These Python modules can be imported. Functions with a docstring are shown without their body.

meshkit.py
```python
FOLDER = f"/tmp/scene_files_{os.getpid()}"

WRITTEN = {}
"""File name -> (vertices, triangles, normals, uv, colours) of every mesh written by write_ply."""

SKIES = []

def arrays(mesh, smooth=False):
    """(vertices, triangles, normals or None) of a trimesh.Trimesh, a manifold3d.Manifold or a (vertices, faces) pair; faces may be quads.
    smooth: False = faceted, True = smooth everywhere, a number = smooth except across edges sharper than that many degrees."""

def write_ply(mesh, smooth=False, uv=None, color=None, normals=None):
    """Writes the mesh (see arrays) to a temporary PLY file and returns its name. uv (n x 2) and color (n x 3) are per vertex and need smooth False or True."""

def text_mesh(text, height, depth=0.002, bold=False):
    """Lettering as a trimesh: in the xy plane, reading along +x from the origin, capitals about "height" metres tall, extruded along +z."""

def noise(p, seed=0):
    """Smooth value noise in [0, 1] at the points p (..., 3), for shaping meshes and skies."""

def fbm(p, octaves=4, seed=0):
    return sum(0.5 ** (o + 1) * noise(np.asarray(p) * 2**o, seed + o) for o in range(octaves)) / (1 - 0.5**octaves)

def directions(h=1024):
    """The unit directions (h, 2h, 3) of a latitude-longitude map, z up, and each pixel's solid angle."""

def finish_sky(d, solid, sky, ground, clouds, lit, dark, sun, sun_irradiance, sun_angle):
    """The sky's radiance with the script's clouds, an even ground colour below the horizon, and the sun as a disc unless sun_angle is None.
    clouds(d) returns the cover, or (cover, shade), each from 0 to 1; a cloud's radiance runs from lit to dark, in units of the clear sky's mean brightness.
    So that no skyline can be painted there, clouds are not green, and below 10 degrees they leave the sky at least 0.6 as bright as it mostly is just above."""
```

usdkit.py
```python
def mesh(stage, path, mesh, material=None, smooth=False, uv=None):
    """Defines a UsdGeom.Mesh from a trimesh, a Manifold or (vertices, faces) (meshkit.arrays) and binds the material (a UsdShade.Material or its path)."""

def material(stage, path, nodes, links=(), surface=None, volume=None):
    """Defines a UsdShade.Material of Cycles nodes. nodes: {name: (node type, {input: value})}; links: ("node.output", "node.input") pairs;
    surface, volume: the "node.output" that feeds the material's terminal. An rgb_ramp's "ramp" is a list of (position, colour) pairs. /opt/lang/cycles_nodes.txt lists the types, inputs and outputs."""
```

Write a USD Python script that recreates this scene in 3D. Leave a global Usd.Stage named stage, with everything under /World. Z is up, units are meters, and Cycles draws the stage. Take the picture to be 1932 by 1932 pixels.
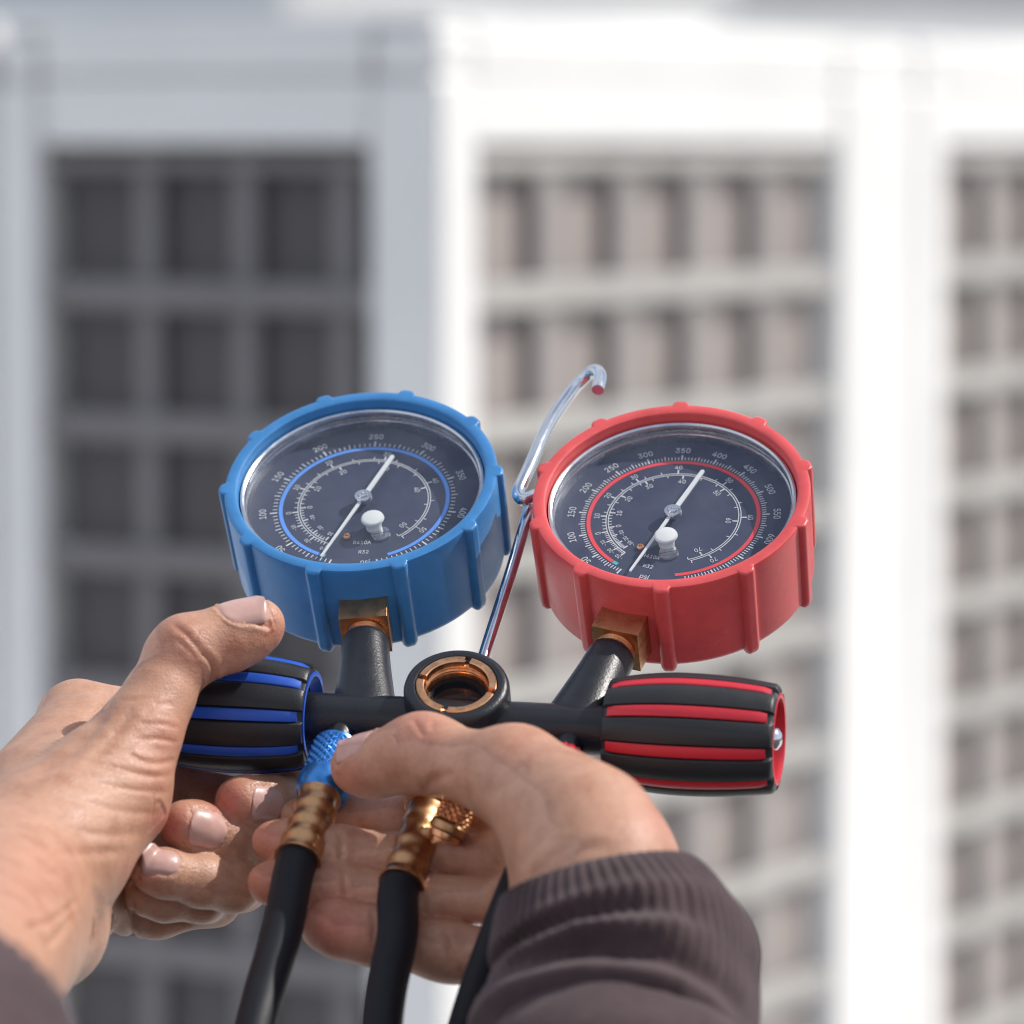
import math, random
import numpy as np, trimesh, usdkit, meshkit
from scipy import ndimage
from pxr import Usd, UsdGeom, UsdLux, UsdShade, Gf, Sdf, Vt

random.seed(7); RNG = np.random.default_rng(7)
stage = Usd.Stage.CreateInMemory()
UsdGeom.Xform.Define(stage, '/World'); UsdGeom.Scope.Define(stage, '/World/Looks')

# ------------------------------------------------------------------ camera
F = 8500.0            # focal length in units of the 1932-unit picture width
CX = 966.0
REF = 1.258           # metres to the gauges
PITCH = math.radians(4.62)
CAM = np.array([0.0, 0.0, 1.6])
RIGHT = np.array([1.0, 0, 0]); UP = np.array([0, math.sin(PITCH), math.cos(PITCH)]); FWD = np.array([0, math.cos(PITCH), -math.sin(PITCH)])
cam = UsdGeom.Camera.Define(stage, '/World/camera')
cam.CreateHorizontalApertureAttr(36.0); cam.CreateVerticalApertureAttr(36.0)
cam.CreateFocalLengthAttr(36.0 * F / 1932.0)
cam.CreateFStopAttr(10.5); cam.CreateFocusDistanceAttr(REF - 0.022)
cam.CreateClippingRangeAttr(Gf.Vec2f(0.05, 5000))
cam.CreateExposureAttr(0.24)
m = np.eye(4); m[0, :3] = RIGHT; m[1, :3] = UP; m[2, :3] = -FWD; m[3, :3] = CAM
cam.AddTransformOp().Set(Gf.Matrix4d(*m.ravel().tolist()))

# ------------------------------------------------------------------ sun and sky
SUN = np.array([0.66, 0.10, 0.72]); SUN /= np.linalg.norm(SUN)
sun = UsdLux.DistantLight.Define(stage, '/World/sun')
sun.CreateIntensityAttr(1.0); sun.CreateNormalizeAttr(True); sun.CreateAngleAttr(0.53); sun.CreateColorAttr(Gf.Vec3f(1.0, 0.955, 0.89))
zx = SUN; xx = np.cross([0, 0, 1.0], zx); xx /= np.linalg.norm(xx); yx = np.cross(zx, xx)
m = np.eye(4); m[0, :3] = xx; m[1, :3] = yx; m[2, :3] = zx
sun.AddTransformOp().Set(Gf.Matrix4d(*m.ravel().tolist()))
sky_mat = usdkit.material(stage, '/World/Looks/sky', {
    'tc': ('texture_coordinate', {}),
    'sky': ('sky_texture', {'sky_type': 'single_scattering', 'sun_disc': False, 'sun_elevation': float(math.asin(SUN[2])), 'sun_rotation': float(math.atan2(SUN[0], SUN[1])), 'aerosol_density': 1.0}),
    'map': ('mapping', {'scale': (1.0, 1.0, 2.4)}),
    'nz': ('noise_texture', {'scale': 2.2, 'detail': 6.0, 'roughness': 0.55}),
    'rp': ('rgb_ramp', {'ramp': [(0.0, (0, 0, 0)), (0.36, (0, 0, 0)), (0.54, (1, 1, 1)), (1.0, (1, 1, 1))]}),
    'mx': ('mix', {'color2': (5.4, 5.8, 6.5)}),
    'bg': ('background_shader', {'strength': 0.11})},
    [('tc.generated', 'map.vector'), ('map.vector', 'nz.vector'), ('nz.fac', 'rp.fac'), ('rp.color', 'mx.fac'), ('sky.color', 'mx.color1'), ('mx.color', 'bg.color')], surface='bg.background')
dome = UsdLux.DomeLight.Define(stage, '/World/sky')
UsdShade.MaterialBindingAPI.Apply(dome.GetPrim()).Bind(sky_mat)
dome.GetPrim().SetCustomDataByKey('kind', 'structure')

# ------------------------------------------------------------------ helpers
def cs(px, py, z=0.0):
    """picture position + depth offset in mm from the gauges -> camera space metres (x right, y up, d forward)"""
    d = REF + z / 1000.0
    return np.array([(px - CX) / F * d, -(py - CX) / F * d, d])
def world(P):
    P = np.asarray(P, float)
    return CAM + P[..., :1] * RIGHT + P[..., 1:2] * UP + P[..., 2:3] * FWD
def pix(P):
    P = np.asarray(P, float)
    return np.stack([CX + F * P[..., 0] / P[..., 2], CX - F * P[..., 1] / P[..., 2]], -1)
unit = lambda v: np.asarray(v, float) / np.linalg.norm(v)
USED = {}
def numbered(path):
    n = USED.get(path, 0); USED[path] = n + 1
    return path if n == 0 else '%s_%03d' % (path, n)
BASE = {}
def keys(prim, **kw):
    for k, v in kw.items():
        if v: prim.SetCustomDataByKey(k, v)
    return prim
def thing(name, label, cat, base=(0, 0, 0), group=None, rotz=0.0):
    path = numbered('/World/' + name)
    x = UsdGeom.Xform.Define(stage, path); x.AddTranslateOp().Set(Gf.Vec3d(*map(float, base)))
    if rotz: x.AddRotateZOp().Set(rotz)
    BASE[path] = np.asarray(base, float)
    return keys(x.GetPrim(), label=label, category=cat, group=group)
def obj(name, mesh, mat, parent=None, smooth=35, local=False, label=None, cat=None, kind=None, group=None, space='cam', flip=False, toward=None):
    """one Mesh prim; mesh in camera space (space='cam') or world / local coordinates"""
    pp = str(parent.GetPath()) if parent is not None else '/World'
    path = numbered(pp + '/' + name)
    base = np.zeros(3)
    if parent is not None:
        root = '/'.join(pp.split('/')[:3]); base = BASE.get(root, np.zeros(3))
    v, f = (mesh.vertices, mesh.faces) if isinstance(mesh, trimesh.Trimesh) else (meshkit.arrays(mesh)[:2])
    v = np.array(v, float); f = np.array(f)
    if space == 'cam':
        v = world(v); f = f[:, ::-1]           # camera space is left handed
    if space != 'local': v = v - base
    a_, b_, c_ = v[f[:, 0]] - v.mean(0), v[f[:, 1]] - v.mean(0), v[f[:, 2]] - v.mean(0)
    if (np.einsum('ij,ij->i', a_, np.cross(b_, c_)).sum() < 0) != bool(flip): f = f[:, ::-1]
    if toward is not None:
        tw = toward[0] * RIGHT + toward[1] * UP + toward[2] * FWD
        if (np.cross(v[f[:, 1]] - v[f[:, 0]], v[f[:, 2]] - v[f[:, 0]]) @ tw).sum() < 0: f = f[:, ::-1]
    p = usdkit.mesh(stage, path, trimesh.Trimesh(v, f, process=False), MAT[mat] if isinstance(mat, str) else mat, smooth=smooth)
    return keys(p.GetPrim(), label=label, category=cat, kind=kind, group=group)
def cat_mesh(*ms): return trimesh.util.concatenate([m for m in ms if m is not None])
def grid_mesh(V, closed_u=False, closed_v=False, flip=False):
    """V (n,m,3) -> quads as triangles"""
    n, k = V.shape[:2]
    iu = np.arange(n if closed_u else n - 1); iv = np.arange(k if closed_v else k - 1)
    I, J = np.meshgrid(iu, iv, indexing='ij'); I2 = (I + 1) % n; J2 = (J + 1) % k
    a, b, c, d = I * k + J, I2 * k + J, I2 * k + J2, I * k + J2
    q = np.stack([a, b, c, d], -1).reshape(-1, 4)
    f = np.vstack([q[:, [0, 1, 2]], q[:, [0, 2, 3]]])
    if flip: f = f[:, ::-1]
    return trimesh.Trimesh(V.reshape(-1, 3), f, process=False)
def lathe(prof, seg=64, mod=None, closed=False):
    """prof: (r, h) list, axis +z. mod(theta, r, h) -> (r, h). Ends with r=0 close by themselves."""
    prof = np.asarray(prof, float); th = np.arange(seg) * 2 * np.pi / seg
    r = np.repeat(prof[:, :1], seg, 1); h = np.repeat(prof[:, 1:], seg, 1); T = np.repeat(th[None], len(prof), 0)
    if mod is not None: r, h = mod(T, r, h)
    V = np.stack([r * np.cos(T), r * np.sin(T), h], -1)
    return grid_mesh(V, closed_u=closed, closed_v=True, flip=True)
def frame(o, x, y, z):
    M = np.eye(4); M[:3, 0] = x; M[:3, 1] = y; M[:3, 2] = z; M[:3, 3] = o
    return M
def axis_frame(o, z, xhint=(1, 0, 0)):
    z = unit(z); x = np.asarray(xhint, float); x = x - z * (x @ z)
    if np.linalg.norm(x) < 1e-6: x = np.cross(z, [0, 0.3, 1.0])
    x = unit(x); return frame(o, x, np.cross(z, x), z)
def put(mesh, M):
    m2 = mesh.copy(); m2.apply_transform(M); return m2
def box(sx, sy, sz, c=(0, 0, 0), bevel=0.0):
    b = min(bevel, 0.49 * min(sx, sy, sz))
    if b <= 0: me = trimesh.creation.box([sx, sy, sz])
    else:
        pts = []
        for i in (-1, 1):
            for j in (-1, 1):
                for k in (-1, 1):
                    X, Y, Z = sx / 2, sy / 2, sz / 2
                    pts += [(i * X, j * (Y - b), k * (Z - b)), (i * (X - b), j * Y, k * (Z - b)), (i * (X - b), j * (Y - b), k * Z)]
        me = trimesh.convex.convex_hull(np.array(pts))
    me.apply_translation(c); return me
def tube(points, radii, sides=20, caps=True):
    p = np.asarray(points, float); n = len(p); r = np.broadcast_to(np.asarray(radii, float), (n,))
    t = np.gradient(p, axis=0); t /= np.linalg.norm(t, axis=1, keepdims=True)
    a = np.cross(t[0], [0.31, 0.2, 0.93]); a = unit(a); A = [a]
    for i in range(1, n):
        a = a - t[i] * (a @ t[i]); a = unit(a); A.append(a)
    A = np.array(A); B = np.cross(t, A); th = np.arange(sides) * 2 * np.pi / sides
    V = p[:, None] + r[:, None, None] * (np.cos(th)[None, :, None] * A[:, None] + np.sin(th)[None, :, None] * B[:, None])
    if caps:
        V = np.concatenate([np.repeat(p[:1][:, None], sides, 1), V, np.repeat(p[-1:][:, None], sides, 1)], 0)
    return grid_mesh(V, closed_v=True, flip=True)
def spline(pts, n):
    from scipy.interpolate import CubicSpline
    pts = np.asarray(pts, float); s = np.r_[0, np.cumsum(np.linalg.norm(np.diff(pts, axis=0), axis=1))]
    return CubicSpline(s, pts)(np.linspace(0, s[-1], n))

# ------------------------------------------------------------------ materials
MAT = {}
def mat(name, nodes, links, surface='p.BSDF'):
    MAT[name] = usdkit.material(stage, '/World/Looks/' + name, nodes, links, surface=surface); return MAT[name]
def plain(name, color, rough=0.5, metallic=0.0, var=0.12, scale=60.0, bump=0.0, bscale=900.0, **kw):
    """painted / moulded surface with slight tone variation, roughness variation and fine relief"""
    c = np.array(color, float)
    nodes = {'tc': ('texture_coordinate', {}), 'nz': ('noise_texture', {'scale': scale, 'detail': 5.0, 'roughness': 0.6}),
             'rp': ('rgb_ramp', {'ramp': [(0.25, tuple(c * (1 - var))), (0.75, tuple(np.minimum(1, c * (1 + var))))]}),
             'mr': ('map_range', {'from_min': 0.25, 'from_max': 0.75, 'to_min': max(0.02, rough - 0.08), 'to_max': min(1, rough + 0.08)}),
             'p': ('principled_bsdf', {'metallic': metallic, **kw})}
    links = [('tc.object', 'nz.vector'), ('nz.fac', 'rp.fac'), ('rp.color', 'p.base_color'), ('nz.fac', 'mr.value'), ('mr.result', 'p.roughness')]
    if bump:
        nodes['bz'] = ('noise_texture', {'scale': bscale, 'detail': 3.0}); nodes['b'] = ('bump', {'strength': 1.0, 'distance': bump})
        links += [('tc.object', 'bz.vector'), ('bz.fac', 'b.height'), ('b.normal', 'p.normal')]
    return mat(name, nodes, links)
def rubber(name, c):
    c = np.array(c)
    mat(name, {'tc': ('texture_coordinate', {}), 'nz': ('noise_texture', {'scale': 70.0, 'detail': 6.0, 'roughness': 0.65}), 'sc': ('noise_texture', {'scale': 330.0, 'detail': 7.0, 'roughness': 0.75, 'distortion': 0.6}),
        'rp': ('rgb_ramp', {'ramp': [(0.3, tuple(c * .86)), (0.7, tuple(c * 1.12))]}), 'sr': ('rgb_ramp', {'ramp': [(0.0, (0, 0, 0)), (0.60, (0, 0, 0)), (0.72, (.42, .42, .42)), (1.0, (.6, .6, .6))]}),
        'mx': ('mix', {'color2': tuple(c * 1.15 + .075)}), 'mr': ('map_range', {'from_min': .3, 'from_max': .7, 'to_min': .30, 'to_max': .48}),
        'b': ('bump', {'strength': 0.6, 'distance': .00005}), 'p': ('principled_bsdf', {'specular_ior_level': .5})},
        [('tc.object', 'nz.vector'), ('tc.object', 'sc.vector'), ('nz.fac', 'rp.fac'), ('sc.fac', 'sr.fac'), ('rp.color', 'mx.color1'), ('sr.color', 'mx.fac'), ('mx.color', 'p.base_color'), ('nz.fac', 'mr.value'), ('mr.result', 'p.roughness'), ('sc.fac', 'b.height'), ('b.normal', 'p.normal')])
rubber('blue_rubber', (0.038, 0.195, 0.46)); rubber('red_rubber', (0.64, 0.078, 0.080))
plain('black_paint', (0.0075, 0.0085, 0.013), 0.37, var=0.2, scale=120, bump=0.00010, bscale=1500)
plain('knob_black', (0.011, 0.0115, 0.014), 0.46, var=0.2, scale=100, bump=0.00008, bscale=2000)
plain('blue_plastic', (0.016, 0.085, 0.46), 0.38, var=0.08)
plain('red_plastic', (0.52, 0.016, 0.032), 0.38, var=0.08)
plain('brass', (0.52, 0.30, 0.155), 0.36, 1.0, var=0.10, scale=350, bump=0.00005, bscale=2500)
plain('copper_brass', (0.80, 0.42, 0.22), 0.30, 1.0, var=0.10, scale=350)
plain('chrome', (0.70, 0.73, 0.78), 0.16, 1.0, var=0.04, scale=200)
plain('bezel_steel', (0.62, 0.64, 0.68), 0.22, 1.0, var=0.06, scale=200)
plain('blue_anodised', (0.06, 0.24, 0.62), 0.30, 0.85, var=0.12, scale=300)
plain('dial_face', (0.034, 0.041, 0.082), 0.55, var=0.12, scale=80)
plain('white_print', (0.62, 0.63, 0.64), 0.6, var=0.03)
plain('blue_print', (0.10, 0.30, 0.80), 0.6, var=0.05)
plain('red_print', (0.80, 0.05, 0.06), 0.6, var=0.05)
plain('green_print', (0.10, 0.42, 0.42), 0.6, var=0.05)
plain('white_plastic', (0.60, 0.62, 0.62), 0.35, var=0.04)
plain('needle_white', (0.72, 0.73, 0.73), 0.4, var=0.03)
plain('hose_rubber', (0.009, 0.0105, 0.016), 0.55, specular_ior_level=0.25, var=0.2, scale=70, bump=0.00006, bscale=1800)
plain('window_glass_dark', (0.012, 0.014, 0.018), 0.08, var=0.05)
plain('enamel_white', (0.745, 0.735, 0.72), 0.45, var=0.05, scale=6)
plain('enamel_grey', (0.42, 0.43, 0.45), 0.5, var=0.06, scale=8)
plain('grille_rod', (0.29, 0.265, 0.255), 0.5, var=0.10, scale=9); plain('grille_shaded', (0.18, 0.168, 0.172), 0.5, var=0.10, scale=9)  # second one: shade of the side faces put into the bar colour
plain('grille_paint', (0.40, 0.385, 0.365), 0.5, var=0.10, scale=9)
plain('concrete', (0.045, 0.044, 0.043), 0.9, var=0.18, scale=3.0, bump=0.002, bscale=90)
plain('building_white', (0.78, 0.78, 0.77), 0.8, var=0.03, scale=0.6)
plain('building_grey', (0.33, 0.335, 0.36), 0.6, var=0.08, scale=0.6)
for cn, c0_, c1_ in (('coil', (0.31, 0.272, 0.256), (0.38, 0.336, 0.318)), ('coil_shaded', (0.075, 0.068, 0.07), (0.115, 0.105, 0.108))): mat(cn, {'tc': ('texture_coordinate', {}), 'w': ('wave_texture', {'wave_type': 'bands', 'bands_direction': 'z', 'scale': 95.0, 'distortion': 0.6, 'detail': 1.0}),
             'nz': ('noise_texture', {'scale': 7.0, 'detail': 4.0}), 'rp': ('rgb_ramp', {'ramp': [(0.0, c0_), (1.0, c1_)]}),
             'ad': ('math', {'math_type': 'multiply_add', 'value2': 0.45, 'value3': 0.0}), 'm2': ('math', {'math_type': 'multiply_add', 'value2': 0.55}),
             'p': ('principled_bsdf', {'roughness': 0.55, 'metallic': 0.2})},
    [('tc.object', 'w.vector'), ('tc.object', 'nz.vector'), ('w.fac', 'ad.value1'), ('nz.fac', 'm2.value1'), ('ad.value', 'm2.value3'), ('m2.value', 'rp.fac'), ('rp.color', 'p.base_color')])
mat('gauge_glass', {'ge': ('geometry', {}), 'io': ('mix_float', {'a': 1.5, 'b': 1.0 / 1.5}), 'fr': ('fresnel', {}), 't': ('transparent_bsdf', {'color': (0.96, 0.97, 0.98)}), 'g': ('glossy_bsdf', {'color': (1, 1, 1), 'roughness': 0.03}), 'm': ('mix_closure', {}), 'tc': ('texture_coordinate', {}), 'dn': ('noise_texture', {'scale': 55.0, 'detail': 6.0, 'roughness': 0.7}), 'dr': ('map_range', {'from_min': 0.35, 'from_max': 0.75, 'to_min': 0.004, 'to_max': 0.032, 'clamp': True}), 'df': ('diffuse_bsdf', {'color': (.6, .6, .62)}), 'm2': ('mix_closure', {})},
    [('ge.backfacing', 'io.fac'), ('io.result', 'fr.IOR'), ('fr.fac', 'm.fac'), ('t.BSDF', 'm.closure1'), ('g.BSDF', 'm.closure2'), ('tc.object', 'dn.vector'), ('dn.fac', 'dr.value'), ('dr.result', 'm2.fac'), ('m.closure', 'm2.closure1'), ('df.BSDF', 'm2.closure2')], surface='m2.closure')
def skin(name, rgb, deep):
    r = np.array(rgb)
    mat(name, {
        'tc': ('texture_coordinate', {}), 'at': ('attribute', {'attribute': 'flush'}),
        'nz': ('noise_texture', {'scale': 130.0, 'detail': 5.0, 'roughness': 0.62}),
        'nf': ('noise_texture', {'scale': 700.0, 'detail': 3.0, 'roughness': 0.6}),
        'rp': ('rgb_ramp', {'ramp': [(0.30, tuple(r * np.array([0.82, 0.73, 0.68]))), (0.5, tuple(r)), (0.70, tuple(np.minimum(1, r * np.array([1.08, 1.10, 1.10]))))]}),
        'mx': ('mix', {'color2': deep}),
        'fm': ('map_range', {'from_min': 0.3, 'from_max': 0.7, 'to_min': 0.92, 'to_max': 1.06}),
        'mu': ('mix', {'mix_type': 'multiply', 'fac': 1.0}), 'cb': ('combine_xyz', {}),
        'vo': ('voronoi_texture', {'feature': 'distance_to_edge', 'scale': 1050.0, 'randomness': 1.0}),
        'vm': ('map_range', {'from_min': 0.0, 'from_max': 0.14, 'to_min': 0.0, 'to_max': 1.0, 'clamp': True}),
        'mp': ('mapping', {'scale': (230.0, 900.0, 900.0), 'rotation': (0.2, 0.5, 0.5)}), 'wz': ('noise_texture', {'scale': 1.0, 'detail': 4.0, 'roughness': 0.65}),
        'h1': ('math', {'math_type': 'multiply_add', 'value2': 0.35}), 'h2': ('math', {'math_type': 'multiply', 'value2': 1.3}),
        'b': ('bump', {'strength': 0.75, 'distance': 0.00017}),
        'rm': ('map_range', {'from_min': 0.25, 'from_max': 0.75, 'to_min': 0.36, 'to_max': 0.52}),
        'p': ('principled_bsdf', {'subsurface_method': 'random_walk', 'subsurface_weight': 0.15, 'subsurface_radius': (1.0, 0.35, 0.18), 'subsurface_scale': 0.0025, 'specular_ior_level': 0.45})},
        [('tc.object', 'nz.vector'), ('tc.object', 'nf.vector'), ('tc.object', 'vo.vector'), ('tc.object', 'mp.vector'), ('mp.vector', 'wz.vector'),
         ('nz.fac', 'rp.fac'), ('rp.color', 'mx.color1'), ('at.fac', 'mx.fac'), ('nf.fac', 'fm.value'), ('fm.result', 'cb.x'), ('fm.result', 'cb.y'), ('fm.result', 'cb.z'),
         ('mx.color', 'mu.color1'), ('cb.vector', 'mu.color2'), ('mu.color', 'p.base_color'),
         ('vo.distance', 'vm.value'), ('vm.result', 'h1.value1'), ('wz.fac', 'h2.value1'), ('h2.value', 'h1.value3'), ('h1.value', 'b.height'), ('b.normal', 'p.normal'),
         ('nz.fac', 'rm.value'), ('rm.result', 'p.roughness')])
skin('skin', (0.455, 0.246, 0.163), (0.44, 0.120, 0.088))
plain('nail', (0.52, 0.315, 0.275), 0.30, var=0.07, scale=250)
plain('nail_edge', (0.72, 0.62, 0.54), 0.25, var=0.05, scale=250)
mat('knit', {'tc': ('texture_coordinate', {}), 'nz': ('noise_texture', {'scale': 55.0, 'detail': 6.0, 'roughness': 0.65}), 'nf': ('noise_texture', {'scale': 1500.0, 'detail': 3.0}),
             'rp': ('rgb_ramp', {'ramp': [(0.3, (0.054, 0.034, 0.037)), (0.7, (0.082, 0.053, 0.057))]}),
             'b': ('bump', {'strength': 0.8, 'distance': 0.0006}), 'p': ('principled_bsdf', {'roughness': 0.92, 'sheen_weight': 0.15, 'sheen_roughness': 0.5, 'specular_ior_level': 0.2})},
    [('tc.object', 'nz.vector'), ('tc.object', 'nf.vector'), ('nz.fac', 'rp.fac'), ('rp.color', 'p.base_color'), ('nf.fac', 'b.height'), ('b.normal', 'p.normal')])

# ------------------------------------------------------------------ the setting
def wbox(x0, x1, y0, y1, z0, z1, bevel=0.0): return box(x1 - x0, y1 - y0, z1 - z0, ((x0 + x1) / 2, (y0 + y1) / 2, (z0 + z1) / 2), bevel)
g = trimesh.creation.box([600, 600, 0.2]); g.apply_translation([0, 100, -0.1])
obj('ground', g, 'concrete', space='world', smooth=False, kind='structure')

plain('bounce_pad_pale', (0.58, 0.57, 0.55), 0.9, var=0.12, scale=2.5, bump=0.002, bscale=90)
pd = trimesh.creation.box([14, 9.0, 0.1]); pd.apply_translation([0, 2.0 + 4.5, -0.046])
obj('bounce_pad', pd, 'bounce_pad_pale', space='world', smooth=False, kind='structure')  # unseen pale slab, added to bounce sunlight onto the shaded condenser face
# condenser units: corner nearest the camera, one grille face each way
UW, UD, UH, ZO0, ZO1 = 0.902, 0.440, 1.700, 0.24, 1.603
PX0, PX1, PY0, PY1 = 0.064, 0.168, 0.068, 0.046       # widths of the corner posts along the two faces
BAR, BART, PITCHG = 0.025, 0.014, 0.111
def condenser(name, label, base, rotz):
    t = thing(name, label, 'air conditioner', base, rotz=rotz)
    O = lambda n, me, ma, p=t, **k: obj(n, me, ma, p, space='local', smooth=30, **k)
    O('base', wbox(0.01, UW - 0.01, 0.01, UD - 0.01, 0.0, 0.10), 'enamel_grey')
    for y0, y1 in ((0, PY0), (UD - PY1, UD)):
        for x0, x1 in ((0, PX0), (UW - PX1, UW)):
            O('corner_post', wbox(x0, x1, y0, y1, 0.10, 1.657, 0.006), 'enamel_white')
            O('corner_cap', wbox(x0 + 0.002, x1 - 0.002, y0 + 0.002, y1 - 0.002, 1.6575, UH - 0.004, 0.006), 'enamel_white')
    # upper and lower rails of the four faces
    for k, (z0, z1) in enumerate(((ZO1, 1.6580), (1.6596, UH), (0.102, ZO0))):
        nm = 'lower_panel' if k == 2 else 'header_panel'
        O(nm, wbox(PX0 + 0.001, UW - PX1 - 0.001, 0.004, 0.026, z0, z1, 0.003), 'enamel_white')
        O(nm, wbox(PX0 + 0.001, UW - PX1 - 0.001, UD - 0.026, UD - 0.004, z0, z1, 0.003), 'enamel_white')
        O(nm, wbox(0.004, 0.026, PY0 + 0.001, UD - PY1 - 0.001, z0, z1, 0.003), 'enamel_white')
        O(nm, wbox(UW - 0.026, UW - 0.004, PY0 + 0.001, UD - PY1 - 0.001, z0, z1, 0.003), 'enamel_white')
    top = wbox(0.006, UW - 0.006, 0.006, UD - 0.006, UH - 0.003, UH + 0.006, 0.003)
    O('top_panel', top, 'enamel_white')
    fan = lathe([(0.185, UH + 0.0065), (0.20, UH + 0.0065), (0.20, UH + 0.016), (0.185, UH + 0.016)], 40, closed=True); fan.apply_translation([UW / 2, UD / 2, 0])
    O('fan_ring', fan, 'enamel_white')
    gr = cat_mesh(*[put(lathe([(r - .003, UH + 0.011), (r + .003, UH + 0.011), (r + .003, UH + 0.015), (r - .003, UH + 0.015)], 36, closed=True), trimesh.transformations.translation_matrix([UW / 2, UD / 2, 0])) for r in (.04, .08, .12, .16)],
                  *[put(box(.37, .006, .004), frame([UW / 2, UD / 2, UH + .0085], [math.cos(a), math.sin(a), 0], [-math.sin(a), math.cos(a), 0], [0, 0, 1])) for a in (0.3, 1.35, 2.4)])
    O('fan_guard', gr, 'enamel_grey')
    O('coil', wbox(0.060, UW - 0.060, 0.029, UD - 0.029, 0.12, ZO1 + 0.03), 'coil')
    for x0 in (0.029, UW - 0.0585): O('coil', wbox(x0, x0 + 0.0295, 0.060, UD - 0.060, 0.12, ZO1 + 0.03), 'coil_shaded')  # side coils coloured darker to carry the shade on that face
    f0, f1, v0, v1 = 0.010, 0.015, 0.0152, 0.020            # flat strips: horizontals in front of verticals, close before the coil
    for z, h in [(1.478 - PITCHG * i, BAR) for i in range(12)] + [(1.588, 0.014)]:
        for (x0, x1, y0, y1) in ((PX0 - .004, UW - PX1 + .004, f0, f1), (PX0 - .004, UW - PX1 + .004, UD - f1, UD - f0), (f0, f1, PY0 - .004, UD - PY1 + .004), (UW - f1, UW - f0, PY0 - .004, UD - PY1 + .004)):
            O('grille_bar', wbox(x0, x1, y0, y1, z - h / 2, z + h / 2, 0.002), 'grille_paint' if x1 - x0 > .1 else 'grille_shaded')  # side-face bars get the tone with shade painted in
    for i in range(4):
        x = 0.205 + 0.134 * i
        for (y0, y1) in ((v0, v1), (UD - v1, UD - v0)):
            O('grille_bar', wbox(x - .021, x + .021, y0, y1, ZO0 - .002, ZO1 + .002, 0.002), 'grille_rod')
        y = 0.100 + 0.0965 * i
        if y < UD - PY1 - .012:
            for (x0, x1) in ((v0, v1), (UW - v1, UW - v0)):
                O('grille_bar', wbox(x0, x1, y - .012, y + .012, ZO0 - .002, ZO1 + .002, 0.002), 'grille_shaded')
    return t
UROT = 60.0
r2 = np.array([0.5, 0.866, 0]); l2 = np.array([-0.866, 0.5, 0])
corner = np.array([(830 - CX) / F * 3.6, 3.6, 0.0])
proto = condenser('condenser_unit', 'white condenser unit with its sunlit and shaded grilles meeting at the middle post', corner, UROT)
def dup(root, base, label, rotz):
    d = root.GetCustomData(); t = thing(root.GetName(), label, d['category'], base, rotz=rotz)
    t.GetReferences().AddInternalReference(root.GetPath()); t.SetInstanceable(True)
    return t
keys(proto, group='condenser units standing side by side')
for off, lab in ((r2 * 0.908, 'white condenser unit at the right edge with only a sunlit strip of grille showing'), (l2 * 0.442, 'white condenser unit cut off at the left edge behind the shaded grille')):
    keys(dup(proto, corner + off, lab, UROT), group='condenser units standing side by side')

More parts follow.
